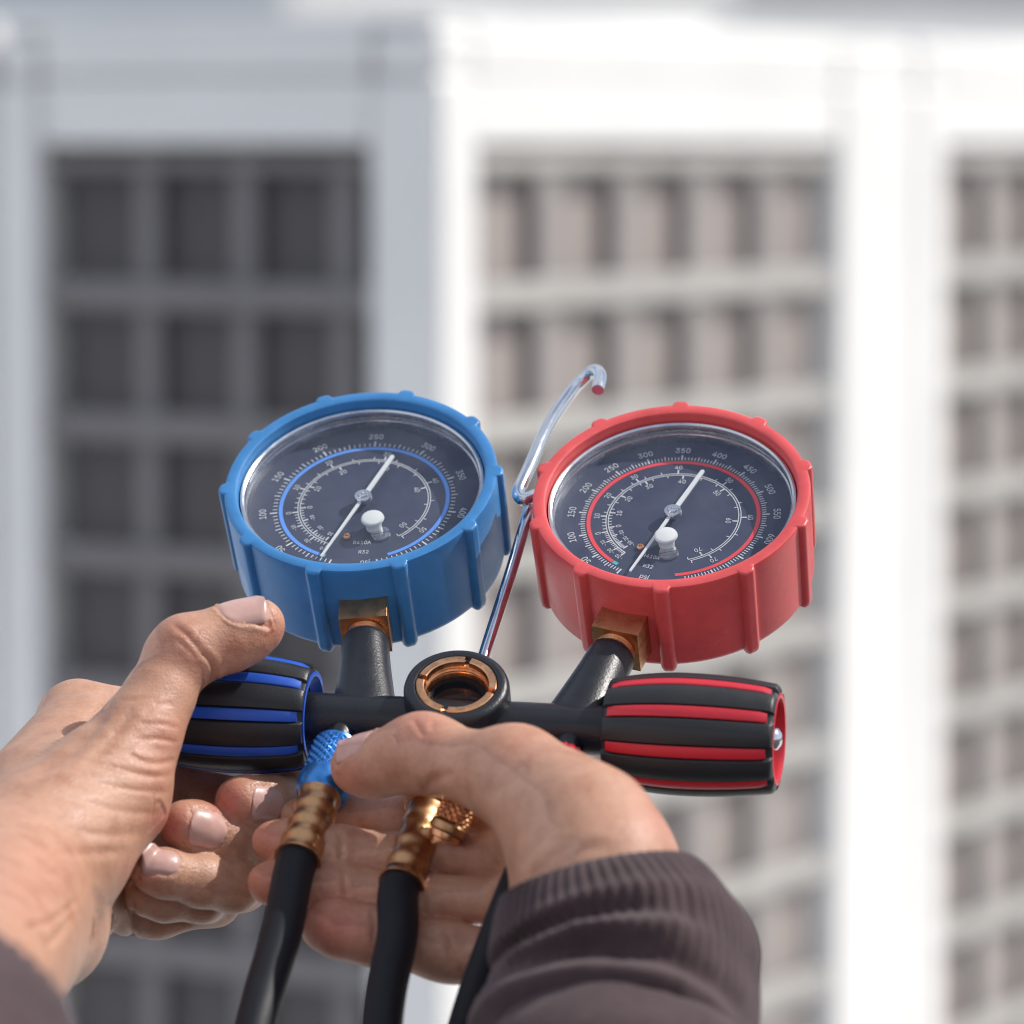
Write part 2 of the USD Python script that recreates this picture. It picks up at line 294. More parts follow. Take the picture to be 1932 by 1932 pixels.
# far white building with a grey upper band
bd = 30.0
bx0 = (545 - CX) / F * bd; bz = 1.6 + (280 - 27) / F * (bd + 2.0)
B = thing('far_building', 'pale far building with a grey window band above the condenser units', 'building', (bx0, bd, 0), rotz=35)
for x0, x1, z0, z1, nm, ma in ((0, 14, 0, bz, 'wall', 'building_white'), (0, 3.72, bz + .002, bz + 4, 'wall', 'building_white'), (3.722, 14, bz + 1.402, bz + 4, 'wall', 'building_white')):
    obj(nm, wbox(x0, x1, 0, 8, z0, z1), ma, B, space='local', smooth=False)
obj('window_band', wbox(3.722, 14, .15, 8, bz + .002, bz + 1.4), 'building_grey', B, space='local', smooth=False)

# ------------------------------------------------------------------ manifold gauge set: frame of the tool in camera space
N = unit([-.096, .752, -.652])                       # towards the front of the dials
Bx = np.array([1, -.05, -.205]); Bx = unit(Bx - N * (Bx @ N))      # along the manifold bar
T = np.cross(Bx, N)                                  # up the dials
MM = 0.001
CB = cs(680.1, 904.0, 9); CR = cs(1266.1, 931.6, -9)
def dirp(deg): a = math.radians(deg); return math.cos(a) * Bx + math.sin(a) * T
ST_B, ST_R = -79.0, -106.0
def on_plane(C, h, px, py):
    o = C - N * h * MM; r = np.array([(px - CX) / F, -(py - CX) / F, 1.0]); return r * ((o @ N) / (r @ N))
PB = on_plane(CB, 18, 687, 1357); PR = on_plane(CR, 18, 1080, 1376)
BD = unit(PR - PB)                                   # bar direction
BN = unit(N - BD * (N @ BD)); BT = np.cross(BD, BN)
def bar_at(px):
    s = np.linspace(-.12, .2, 3000); P = PB + s[:, None] * BD; return P[np.argmin(abs(pix(P)[:, 0] - px))]
tool = thing('manifold_gauge_set', 'black refrigeration manifold with one blue and one red pressure gauge, held in both hands', 'gauge set', world(bar_at(860)))

TH_ = np.arange(120) * 2 * np.pi / 120
R_O, R_I, DEP = 38.7 * MM, 35.0 * MM, 30.0 * MM
def gauge(C, color, rib0, label, zero, per, labels, start, end, temps, rot, pin_a, riv_a, txt_a, needle_a, arc):
    M = frame(C, Bx, T, N)
    ribs = np.radians(rib0 + 36.0 * np.arange(10))
    def mod(Th, r, h):
        d = np.min(abs((Th[..., None] - ribs + np.pi) % (2 * np.pi) - np.pi), -1) * R_O
        k = np.sqrt(np.clip(1 - (d / (2.3 * MM)) ** 2, 0, None)); k = np.clip(k * 1.1, 0, 1)
        fil = np.exp(-(np.clip(d / MM - 2.1, 0, None) / .7) ** 2) * .12
        outer = np.clip((r - R_I - 1.2 * MM) / (1.2 * MM), 0, 1)
        low = np.clip((-h - DEP + 3 * MM) / (3 * MM), 0, 1)
        return r + (1.55 * MM * k + fil * MM) * outer, h - 1.6 * MM * k * outer * low
    prof = [(R_I - .2 * MM, -9.6 * MM), (R_I, -1.0 * MM), (R_I + .25 * MM, -.3 * MM), (R_I + .8 * MM, 0), (R_I + 1.8 * MM, .05 * MM), (R_O - .9 * MM, 0), (R_O - .25 * MM, -.25 * MM), (R_O, -.9 * MM)]
    prof += [(R_O - .5 * MM * u, -.9 * MM - (DEP - 3 * MM) * u) for u in np.linspace(.1, 1, 8)]
    prof += [(R_O - .75 * MM, -DEP + 1.1 * MM), (R_O - 1.4 * MM, -DEP + .3 * MM), (R_O - 2.4 * MM, -DEP), (R_O - 9 * MM, -DEP), (R_O - 12 * MM, -DEP + .5 * MM), (0, -DEP + .5 * MM)]
    boot = obj('pressure_gauge', put(lathe(prof, 720, mod), M), color + '_rubber', tool, smooth=40, label=label)
    S = lambda n, me, ma, **k: obj(n, put(me, M), ma, boot, **k)
    bz = [(-.15, -3.6), (-.5, -3.0), (-1.1, -2.9), (-1.6, -3.3), (-1.75, -4.0), (-1.75, -4.6), (-1.2, -4.8), (-1.2, -5.8), (-1.9, -6.0), (-2.3, -6.6), (-2.3, -9.1), (-.2, -9.2)]
    S('bezel', lathe([(R_I + a * MM, h * MM) for a, h in bz], 160, closed=True), 'bezel_steel')
    DL = -9.0 * MM
    S('dial', lathe([(0, DL), (12 * MM, DL), (R_I - 2 * MM, DL), (R_I - 2 * MM, DL - .6 * MM), (0, DL - .6 * MM)], 120), 'dial_face', smooth=20)
    ln = grid_mesh(np.stack([np.stack([r * np.cos(TH_), r * np.sin(TH_), np.full(TH_.shape, -4.7 * MM + (.12 * MM if r == 0 else 0))], -1) for r in (0, 16 * MM, R_I - 1.25 * MM)]), closed_v=True)
    S('lens', ln, 'gauge_glass', smooth=False, toward=N)
    zt = DL + .10 * MM
    def arcband(r0, r1, a0, a1, z=zt, th=.08 * MM):
        n = max(8, int(abs(a1 - a0) / 1.5)); A = np.radians(np.linspace(a0, a1, n))
        V = np.stack([np.stack([r * np.cos(A), r * np.sin(A), np.full(n, zz)], -1) for r, zz in ((r0, z), (r1, z), (r1, z - th), (r0, z - th))], 1)
        me = grid_mesh(V, closed_v=True, flip=a1 < a0); return me
    def tick(a, r0, r1, w, z=zt):
        A = math.radians(a); e = np.array([math.cos(A), math.sin(A), 0]); s = np.array([-e[1], e[0], 0])
        return put(box((r1 - r0), w, .08 * MM), frame(e * (r0 + r1) / 2 + np.array([0, 0, z - .04 * MM]), e, s, [0, 0, 1]))
    ang = lambda v: zero - per * v
    S('scale_ring', arcband(23.2 * MM, 24.3 * MM, arc[0], arc[1]), color + '_print', smooth=20)
    S('scale_ring', arcband(23.2 * MM, 24.3 * MM, arc[0] + 4.5, arc[0] + .4), 'green_print', smooth=20)
    ticks = []
    v = start
    while v <= end + 1e-6:
        k = int(round(v))
        L, w = ((2.1, .46) if k % 50 == 0 else (1.75, .30) if k % 25 == 0 else (1.25, .26))
        ticks.append(tick(ang(v), 24.75 * MM, (24.75 + L) * MM, w * MM)); v += 5
    def tang(v, sh=0.0): return np.interp(v, [t[0] for t in temps], [t[1] for t in temps]) + sh
    circ = [arcband(18.75 * MM, 18.98 * MM, tang(-30), temps[-1][1] - 16), arcband(18.1 * MM, 18.33 * MM, tang(-30, -7), temps[-1][1] - 18)]
    for v in range(-30, 74, 2):
        big = v % 10 == 0
        if v < 12 or v % 4 == 0 or big:
            ticks.append(tick(tang(v), 18.95 * MM, (20.5 if big else 19.9) * MM, (.42 if big else .24) * MM))
            ticks.append(tick(tang(v, -5), (16.6 if big else 17.2) * MM, 18.15 * MM, (.42 if big else .24) * MM))
    ticks.append(tick(temps[-1][1] - 16, 18.7 * MM, 20.0 * MM, .24 * MM)); ticks.append(tick(temps[-1][1] - 18, 17.2 * MM, 18.3 * MM, .24 * MM))
    S('tick_marks', cat_mesh(*ticks, *circ), 'white_print', smooth=False)
    def text(s, r, a, hgt, upright=None, bold=False):
        me = meshkit.text_mesh(s, hgt * MM, .07 * MM, bold); bb = me.bounds; me.apply_translation([-(bb[0][0] + bb[1][0]) / 2, -(bb[0][1] + bb[1][1]) / 2, 0])
        me.apply_scale([0.86, 1, 1])
        A = math.radians(a); e = np.array([math.cos(A), math.sin(A), 0]); rr = math.radians(a - 90 if upright is None else upright)
        x = np.array([math.cos(rr), math.sin(rr), 0]); return put(me, frame(e * r * MM + np.array([0, 0, zt - .05 * MM]), x, [-x[1], x[0], 0], [0, 0, 1]))
    nums = [text(str(k), 28.9, ang(k), 1.95) for k in labels]
    for tv in (-30, -20, -10, 0, 10, 20, 30, 40, 50, 60, 70):
        if tv > temps[-1][0]: continue
        hh = 1.5 if tv >= 0 else 1.15
        nums.append(text(str(tv), 21.55 if tv >= 0 else 21.4, tang(tv), hh)); nums.append(text(str(tv), 15.5 if tv >= 0 else 15.3, tang(tv, -5), hh))
    nums += [text('R410A', 16.9, txt_a, 1.35, rot), text('R32', 20.9, txt_a + 1.5, 1.35, rot), text('psi', 25.3, txt_a + 2.5, 1.7, rot)]
    S('numerals', cat_mesh(*nums), 'white_print', smooth=False)
    # needle, hub, stop pin, adjusting screw, rivet
    zn = DL + 2.0 * MM; A = math.radians(needle_a); e = np.array([math.cos(A), math.sin(A), 0]); s = np.array([-e[1], e[0], 0])
    def blade(l0, l1, w0, w1):
        q = [(-l0, 0, 0)]; pts = []
        for zz in (0, .45 * MM):
            for (l, w) in ((l0, w0), (l1, w1)):
                for sg in (-1, 1): pts.append(e * l + s * w * sg / 2 + np.array([0, 0, zn + zz]))
            for k in range(7):
                t_ = math.pi * (k / 6 - .5); pts.append(e * (l1 + math.copysign(w1 / 2 * math.cos(t_), l1)) + s * w1 / 2 * math.sin(t_) + np.array([0, 0, zn + zz]))
        return trimesh.convex.convex_hull(np.array(pts))
    S('needle', cat_mesh(blade(0.5 * MM, 26.2 * MM, 1.0 * MM, .6 * MM), blade(-.5 * MM, -18.6 * MM, 1.4 * MM, 1.2 * MM)), 'needle_white', smooth=30)
    S('hub', lathe([(0, zn + 1.5 * MM), (.35 * MM, zn + 1.45 * MM), (.45 * MM, zn + 1.75 * MM), (1.3 * MM, zn + 1.6 * MM), (1.5 * MM, zn + 1.2 * MM), (2.35 * MM, zn + 1.1 * MM), (2.55 * MM, zn + .7 * MM), (2.55 * MM, zn - .1 * MM), (1.1 * MM, zn - .2 * MM), (1.1 * MM, DL + .1 * MM), (0, DL + .1 * MM)], 48), 'bezel_steel')
    pa = math.radians(pin_a); pc = np.array([math.cos(pa), math.sin(pa), 0]) * 11.6 * MM
    S('stop_pin', put(lathe([(0, DL + 4.5 * MM), (2.4 * MM, DL + 4.45 * MM), (3.1 * MM, DL + 4.2 * MM), (3.3 * MM, DL + 3.7 * MM), (3.1 * MM, DL + 3.3 * MM), (2.4 * MM, DL + 3.1 * MM), (2.2 * MM, DL + .2 * MM), (0, DL + .2 * MM)], 48), frame(pc, [1, 0, 0], [0, 1, 0], [0, 0, 1])), 'white_plastic')
    sa = math.radians(pin_a + 4); sc = np.array([math.cos(sa), math.sin(sa), 0]) * 15.0 * MM
    half = []
    for sg in (-1, 1):
        A_ = np.linspace(0.09, math.pi - .09, 16); pl = np.c_[2.85 * MM * np.cos(A_), sg * 2.85 * MM * np.sin(A_)]
        P3 = np.vstack([np.c_[pl, np.full(16, DL + .15 * MM)], np.c_[pl * .95, np.full(16, DL + .75 * MM)]]); half.append(trimesh.convex.convex_hull(P3))
    slot = put(cat_mesh(*half, put(lathe([(0, DL + .3 * MM), (2.7 * MM, DL + .3 * MM), (2.7 * MM, DL + .11 * MM), (0, DL + .11 * MM)], 32), np.eye(4))), frame(sc, [math.cos(.35), math.sin(.35), 0], [-math.sin(.35), math.cos(.35), 0], [0, 0, 1]))
    S('adjusting_screw', slot, 'bezel_steel', smooth=30)
    ra = math.radians(riv_a); rc = np.array([math.cos(ra), math.sin(ra), 0]) * 14.8 * MM
    S('rivet', put(lathe([(0, DL + .2 * MM), (.4 * MM, DL + .2 * MM), (.45 * MM, DL + .75 * MM), (.9 * MM, DL + .7 * MM), (1.1 * MM, DL + .4 * MM), (1.1 * MM, DL + .05 * MM), (0, DL + .05 * MM)], 24), frame(rc, [1, 0, 0], [0, 1, 0], [0, 0, 1])), 'copper_brass')
    return boot
gauge(CB, 'blue', 10, 'blue rubber boot round the left gauge', 95 + 250 * .66, .66, (50, 100, 150, 200, 250, 300, 350, 400), 0, 500,
      [(-30, 250), (-20, 234), (-10, 214), (0, 196), (10, 166), (20, 130), (30, 84), (40, 31), (50, -28)], 6, -64, -97, -80, -104.5, (250, -62))
gauge(CR, 'red', -13, 'red rubber boot round the right gauge', 93.5 + 350 * .4286, .4286, (50, 100, 150, 200, 250, 300, 350, 400, 450, 500, 550, 600), 0, 740,
      [(-30, 234), (-20, 225), (-10, 214), (0, 202), (10, 182), (20, 158), (30, 130), (40, 95), (50, 52), (60, 5), (70, -50)], -12, -90, -119, -102, -107.5, (234, -80))

# brass square fittings and the stubs of the manifold
def stem(C, P, a):
    d = unit(P - (C - N * 18 * MM)); top = C - N * 17.5 * MM
    side = np.cross(d, N)
    M = frame(top + d * 41.3 * MM, side, np.cross(d, side), d)
    blk = trimesh.creation.box([13.4 * MM, 13.4 * MM, 9.6 * MM])
    cone = lathe([(0, 4.8 * MM), (6.2 * MM, 4.8 * MM), (9.6 * MM, 1.2 * MM), (9.6 * MM, -4.8 * MM), (0, -4.8 * MM)], 48)
    try:
        import manifold3d as m3
        toM = lambda me: m3.Manifold(m3.Mesh(np.asarray(me.vertices, np.float32), np.asarray(me.faces, np.uint32)))
        b2 = m3.Manifold.cube([13.4 * MM, 13.4 * MM, 9.6 * MM], True)
        c2 = m3.Manifold.cylinder(9.8 * MM, 9.4 * MM, 9.4 * MM, 48, True) ^ b2
        mm_ = c2.to_mesh(); blk = trimesh.Trimesh(mm_.vert_properties[:, :3], mm_.tri_verts, process=False)
    except Exception as ex: print('block', ex)
    f = obj('brass_fitting', put(blk, M), 'brass', tool, smooth=25)
    th = []; z = 4.7 * MM
    for k in range(5): th += [(5.6 * MM, z), (5.0 * MM, z + .45 * MM)]; z += .9 * MM
    obj('thread', put(lathe([(0, 4.5 * MM)] + th + [(4.9 * MM, z), (0, z)], 48), M), 'copper_brass', f)
    # the black stub from the bar up to the thread
    L = np.linalg.norm(P - (top + d * 41.3 * MM)); q0 = 7.2 * MM
    pr = [(0, q0 + .2 * MM), (5.2 * MM, q0 + .2 * MM), (5.9 * MM, q0), (6.35 * MM, q0 + .5 * MM), (6.6 * MM, q0 + 2 * MM)] + [(6.6 * MM, q0 + 2 * MM + (L - q0 - 4 * MM) * u) for u in np.linspace(.1, 1, 14)] + [(5.9 * MM, L), (0, L)]
    def flare(Th, r, h):
        w = np.clip((h - q0 - 2 * MM) / (L - q0 - 4 * MM), 0, 1); wx = 1 + .36 * w ** 1.3; wy = 1 - .06 * w
        return r / np.sqrt((np.cos(Th) / wx) ** 2 + (np.sin(Th) / wy) ** 2), h
    return put(lathe(pr, 64, flare), M)
stubs = [stem(CB, PB, ST_B), stem(CR, PR, ST_R)]
RB = 6.7 * MM
x0, x1 = bar_at(545), bar_at(1190)
bar = put(lathe([(0, 0), (RB, 0), (RB, np.linalg.norm(x1 - x0)), (0, np.linalg.norm(x1 - x0))], 64), axis_frame(x0, BD, BN))
pc = on_plane(bar_at(860), -11.4, 861, 1290)         # centre of the sight port's front
pax = unit(N + 0.06 * Bx); pm = axis_frame(pc, pax, Bx)
def portmod(Th, r, h): return r, h
port = put(lathe([(9.9 * MM, -9 * MM), (9.9 * MM, -.9 * MM), (10.9 * MM, -.9 * MM), (11.2 * MM, -.2 * MM), (11.8 * MM, 0), (13.0 * MM, -.1 * MM), (13.9 * MM, -.8 * MM), (14.3 * MM, -2.0 * MM), (14.5 * MM, -8 * MM), (14.6 * MM, -22 * MM), (13.6 * MM, -24 * MM), (0, -24 * MM), (0, -9 * MM)], 96), pm)
posts = []
def hose_post(px, L, r=4.0, a=-90.0):
    o = bar_at(px); d = unit(math.cos(math.radians(a)) * BD + math.sin(math.radians(a)) * BT)
    return o, d, put(lathe([(0, 3 * MM), (r * MM, 3 * MM), (r * MM, 9 * MM), ((r + .7) * MM, 9.4 * MM), ((r + .7) * MM, L * MM), (0, L * MM)], 40), axis_frame(o, d, BD))
o1, d1, hp1 = hose_post(657, 16, a=-96.0); o2, d2, hp2 = hose_post(866, 18, 4.4, a=-92); o3, d3, hp3 = hose_post(1082, 15, a=-92)
def pebble(me): return me
obj('manifold_body', cat_mesh(bar, port, hp1, hp2, hp3, *stubs), 'black_paint', tool, smooth=40)
def slots(Th, r, h):
    d = np.min(abs((Th[..., None] - np.radians([8, 98, 188, 278]) + np.pi) % (2 * np.pi) - np.pi), -1) * 10 * MM
    cut = (d < .75 * MM) & (h > -.6 * MM)
    return r, np.where(cut, -1.5 * MM, h)
sp = obj('sight_port', put(lathe([(10.85 * MM, -1.6 * MM), (10.85 * MM, -.25 * MM), (10.6 * MM, .05 * MM), (9.0 * MM, .05 * MM), (8.75 * MM, -.2 * MM), (8.7 * MM, -1.6 * MM), (8.4 * MM, -2.0 * MM), (8.7 * MM, -2.6 * MM), (8.35 * MM, -3.1 * MM), (8.6 * MM, -3.7 * MM), (8.3 * MM, -4.2 * MM), (8.2 * MM, -6.5 * MM), (8.2 * MM, -8 * MM), (9.8 * MM, -8 * MM)], 288, slots, closed=True), pm), 'copper_brass', tool, smooth=35)
obj('window_seal', put(lathe([(8.15 * MM, -5.6 * MM), (7.2 * MM, -5.4 * MM), (6.9 * MM, -5.9 * MM), (6.9 * MM, -7.4 * MM), (8.15 * MM, -7.4 * MM)], 72, closed=True), pm), 'hose_rubber', sp)
obj('sight_window', put(lathe([(0, -7.0 * MM), (7.0 * MM, -7.0 * MM), (7.0 * MM, -8.6 * MM), (0, -8.6 * MM)], 60), pm), 'window_glass_dark', sp, smooth=20)
def knob(origin, axis, color, L, open_far, ph, R0=16.3):
    nst = 9; sp_ = 2 * math.pi / nst; ws = 1.5 * MM
    def R(u): return (R0 - 2.6 * (2 * (u - .47)) ** 2 * (1.0 if u < .47 else .62)) * MM
    cen = ph + sp_ * np.arange(nst)
    def mod(Th, r, h):
        d = np.min(abs((Th[..., None] - cen + np.pi) % (2 * np.pi) - np.pi), -1) * 15 * MM
        outer = np.clip((r - 12.6 * MM) / (1.0 * MM), 0, 1)
        gr = np.clip((ws + .55 * MM - d) / (.5 * MM), 0, 1)
        flat = .35 * MM * np.cos(nst * (Th - ph))      # panels bulge between the stripes
        return r - (gr * 1.0 * MM + flat * .8) * outer, h
    us = np.linspace(0, 1, 24)
    prof = [(0, 3 * MM), (9.5 * MM, 3 * MM), (11.2 * MM, 1.2 * MM), (11.8 * MM, .5 * MM), (12.8 * MM, .1 * MM), (R(0) - .6 * MM, .3 * MM)]
    prof += [(R(u), 1.0 * MM + (L - 2 * MM) * u) for u in us]
    prof += [(R(1) - .5 * MM, L - .35 * MM), (R(1) - 1.2 * MM, L), (12.4 * MM, L + .05 * MM), (11.9 * MM, L - .4 * MM), (11.2 * MM, L - 1.4 * MM), (10.4 * MM, L - 12 * MM), (0, L - 12 * MM)]
    M = axis_frame(origin, axis, N)
    k = obj('knob', put(lathe(prof, 360, mod), M), 'knob_black', tool, smooth=30, label=color + ' striped black hand knob')
    for c in cen:
        u = np.linspace(.012, .985, 22); w = ws / (15 * MM)
        endt = np.minimum(1, np.minimum((u - .0) / .03, (1 - u) / .03))
        ring = []
        for uu, e in zip(u, endt):
            rr = R(uu) - .06 * MM - (1 - e) * .9 * MM; h = 1 * MM + (L - 2 * MM) * uu
            prof2 = [(-w, rr - 1.3 * MM), (-w, rr - .25 * MM), (-w * .8, rr), (0, rr + .05 * MM), (w * .8, rr), (w, rr - .25 * MM), (w, rr - 1.3 * MM)]
            ring.append([(q * math.cos(c + a), q * math.sin(c + a), h) for a, q in prof2])
        V = np.array(ring); V = np.concatenate([np.repeat(V[:1].mean(1, keepdims=True), 7, 1), V, np.repeat(V[-1:].mean(1, keepdims=True), 7, 1)], 0)
        obj('stripe', put(grid_mesh(V, closed_v=True, flip=False), M), color + '_plastic', k, smooth=45)
    for (h0, sgn) in ((L, 1), (0, -1)):
        if sgn < 0 and color == 'red': continue
        if sgn > 0: pr = [(12.35 * MM, L + .12 * MM), (11.9 * MM, L + .3 * MM), (11.0 * MM, L + .1 * MM), (10.6 * MM, L - 1.2 * MM), (9.9 * MM, L - 11.9 * MM), (11.6 * MM, L - 11.9 * MM)]
        else: pr = [(12.35 * MM, -.12 * MM), (11.9 * MM, -.3 * MM), (11.0 * MM, -.1 * MM), (10.7 * MM, 1.2 * MM), (9.3 * MM, 2.8 * MM), (11.5 * MM, 2.8 * MM)]
        obj('liner', put(lathe(pr, 96, closed=True), M), color + '_plastic', k)
    sh = lathe([(0, L + .5 * MM), (.5 * MM, L + .5 * MM), (.6 * MM, L + .9 * MM), (1.6 * MM, L + .7 * MM), (2.8 * MM, L - .2 * MM), (3.1 * MM, L - 1.0 * MM), (3.1 * MM, L - 1.8 * MM), (2.0 * MM, L - 2 * MM), (2.0 * MM, L - 4 * MM), (3.1 * MM, L - 5 * MM), (3.1 * MM, L - 11.8 * MM), (0, L - 11.8 * MM)], 32)
    obj('screw', put(sh, M), 'chrome', k)
    return k
knob(bar_at(1148), BD, 'red', 46.0 * MM, True, .30)
knob(bar_at(592), -BD, 'blue', 44.0 * MM, True, .12)

# hanging hook of bent wire
zr = (bar_at(892)[2] - REF) * 1000 + 10
rod0 = cs(905, 1290, zr)
def along(px, py, p0=rod0):
    """point on the line of sight through px,py lying in the plane spanned by the rod direction and the bar"""
    nrm = unit(np.cross(T, Bx)); r = np.array([(px - CX) / F, -(py - CX) / F, 1.0]); return r * ((p0 @ nrm) / (r @ nrm))
lower = [along(895, 1300), along(918, 1222), along(962, 1085), along(1000, 955), along(1004, 941)]
hk = [cs(1012, 938, 18), cs(1000, 939, 15), cs(984, 942, 14), cs(979, 936, 15), cs(982, 918, 18), cs(1003, 872, 25), cs(1030, 812, 33), cs(1064, 758, 41), cs(1098, 717, 46), cs(1114, 703, 45), cs(1126, 700, 41), cs(1132, 708, 36), cs(1131, 722, 32), cs(1128, 736, 29)]
hook = obj('hook', tube(spline(lower, 40), 1.7 * MM), 'chrome', tool, smooth=50)
obj('hook_arm', tube(spline(hk, 90), 1.85 * MM), 'chrome', hook, smooth=50)

# hoses
def knurled(R, L, n=20, rows=5, dep=.42):
    nu, nv = n * 8, rows * 10
    th = np.arange(nu) * 2 * np.pi / nu; h = np.linspace(0, L, nv)
    A, H = np.meshgrid(th, h, indexing='xy')
    a = A * n / (2 * np.pi); b = H / L * rows
    tri = lambda x: 1 - 2 * abs(x - np.floor(x) - .5)
    k = np.minimum(tri(a + b), tri(a - b)); r = R + dep * MM * (k * 1.6 - .6)
    r[0] = R - .7 * MM; r[-1] = R - .7 * MM
    V = np.stack([r * np.cos(A), r * np.sin(A), H], -1)
    V = np.concatenate([V[:1] * [0, 0, 1], V, V[-1:] * [0, 0, 1]], 0)
    return grid_mesh(V, closed_v=True, flip=True)
def ferrule(r, h0, h1, rings=4):
    pr = [(0, h0), (r, h0)]; n = 40
    for u in np.linspace(0, 1, n):
        k = math.cos(u * rings * 2 * math.pi); pr.append((r * (1.0 + .048 * k) + .35 * MM * (1 if u > .93 else 0), h0 + (h1 - h0) * u))
    return lathe(pr + [(r * .7, h1), (0, h1)], 48)
def in_plane(o, px, py):
    """point on the line of sight through px,py in the plane of the bar and the hose posts"""
    nrm = unit(np.cross(BT, BD)); r = np.array([(px - CX) / F, -(py - CX) / F, 1.0]); return r * ((o @ nrm) / (r @ nrm))
d1 = unit(in_plane(o1, 589, 1545) - o1); d2 = unit(in_plane(o2, 789, 1580) - o2)
def path_to(o, d, L0, pts, r, n=60):
    q = [in_plane(o, *p) for p in pts]; q[-1] = q[-1] + np.array([0, -.05, 0.03])
    return tube(spline([o + d * L0, o + d * (L0 + .006)] + q, n), r, 28)
h1 = thing('charging_hose', 'black rubber hose with a blue knurled nut, left of the two hoses', 'hose', world(o1), group='hoses screwed to the manifold')
M1 = axis_frame(o1, d1, BD)
obj('knurled_nut', put(knurled(6.7 * MM, 11.5 * MM), axis_frame(o1 + d1 * 12.2 * MM, d1, BD)), 'blue_anodised', h1, smooth=25)
obj('nut_collar', put(lathe([(0, 11.0 * MM), (6.3 * MM, 11.0 * MM), (6.6 * MM, 11.4 * MM), (6.6 * MM, 12.4 * MM), (6.0 * MM, 12.6 * MM), (6.0 * MM, 23.4 * MM), (6.9 * MM, 23.7 * MM), (7.3 * MM, 24.8 * MM), (7.3 * MM, 27.5 * MM), (6.6 * MM, 30.0 * MM), (5.4 * MM, 31.0 * MM), (0, 31.0 * MM)], 56), M1), 'blue_anodised', h1)
obj('crimp_ferrule', put(ferrule(5.7 * MM, 30 * MM, 54 * MM), M1), 'brass', h1)
obj('rubber_tube', path_to(o1, d1, .050, [(536, 1740), (508, 1840), (481, 1935), (455, 2030)], 5.35 * MM), 'hose_rubber', h1)
h2 = thing('charging_hose', 'black rubber hose with a brass collar, right of the two hoses', 'hose', world(o2), group='hoses screwed to the manifold')
M2 = axis_frame(o2, d2, BD)
obj('knurled_nut', put(knurled(6.2 * MM, 9 * MM), axis_frame(o2 + d2 * 17 * MM, d2, BD)), 'brass', h2, smooth=25)
obj('nut_collar', put(lathe([(0, 15.5 * MM), (5.6 * MM, 15.5 * MM), (5.6 * MM, 26 * MM), (6.6 * MM, 26.4 * MM), (7.1 * MM, 27.6 * MM), (7.1 * MM, 31.4 * MM), (6.5 * MM, 33.2 * MM), (5.2 * MM, 34 * MM), (0, 34 * MM)], 56), M2), 'brass', h2)
obj('crimp_ferrule', put(ferrule(5.5 * MM, 33.5 * MM, 61 * MM), M2), 'brass', h2)
obj('rubber_tube', path_to(o2, d2, .058, [(751, 1740), (734, 1840), (720, 1935), (706, 2030)], 5.35 * MM), 'hose_rubber', h2)
plain('red_anodised', (0.55, 0.03, 0.045), 0.32, 0.6, var=0.1, scale=300)
h3 = thing('charging_hose', 'black rubber hose with a red nut, half hidden between the right palm and the cuff', 'hose', world(o3), group='hoses screwed to the manifold')
P3 = [cs(1034, 1530, -78), cs(972, 1690, -109), cs(930, 1800, -116), cs(898, 1890, -119), cs(870, 1985, -123), cs(846, 2080, -128)]
d3 = unit(P3[0] - o3); M3 = axis_frame(o3, d3, BD)
obj('knurled_nut', put(knurled(6.6 * MM, 11.5 * MM), axis_frame(o3 + d3 * 13.5 * MM, d3, BD)), 'red_anodised', h3, smooth=25)
obj('crimp_ferrule', put(ferrule(5.6 * MM, 22 * MM, 42 * MM), M3), 'brass', h3)
obj('rubber_tube', tube(spline([o3 + d3 * .036, o3 + d3 * .042] + P3[1:], 60), 5.3 * MM, 28), 'hose_rubber', h3)
# capped end of a coupling, parked beside the brass collar
kc = cs(842, 1572, -84); kd = unit(cs(868, 1518, -83) - kc)
cap = thing('knurled_cap', 'small bright copper knurled cap beside the right thumb', 'hose cap', world(kc))
obj('knurled_grip', put(knurled(4.6 * MM, 8 * MM, 15, 4), axis_frame(kc + kd * 3 * MM, kd)), 'copper_brass', cap, smooth=25)
obj('rim', put(lathe([(0, 0), (4.7 * MM, 0), (5.1 * MM, .6 * MM), (5.1 * MM, 2.2 * MM), (4.6 * MM, 2.9 * MM), (0, 2.9 * MM)], 40), axis_frame(kc, kd)), 'brass', cap)
obj('ring', put(lathe([(0, -1.8 * MM), (4.1 * MM, -1.8 * MM), (4.3 * MM, -.9 * MM), (4.3 * MM, -.3 * MM), (0, -.05 * MM)], 40), axis_frame(kc, kd)), 'copper_brass', cap)
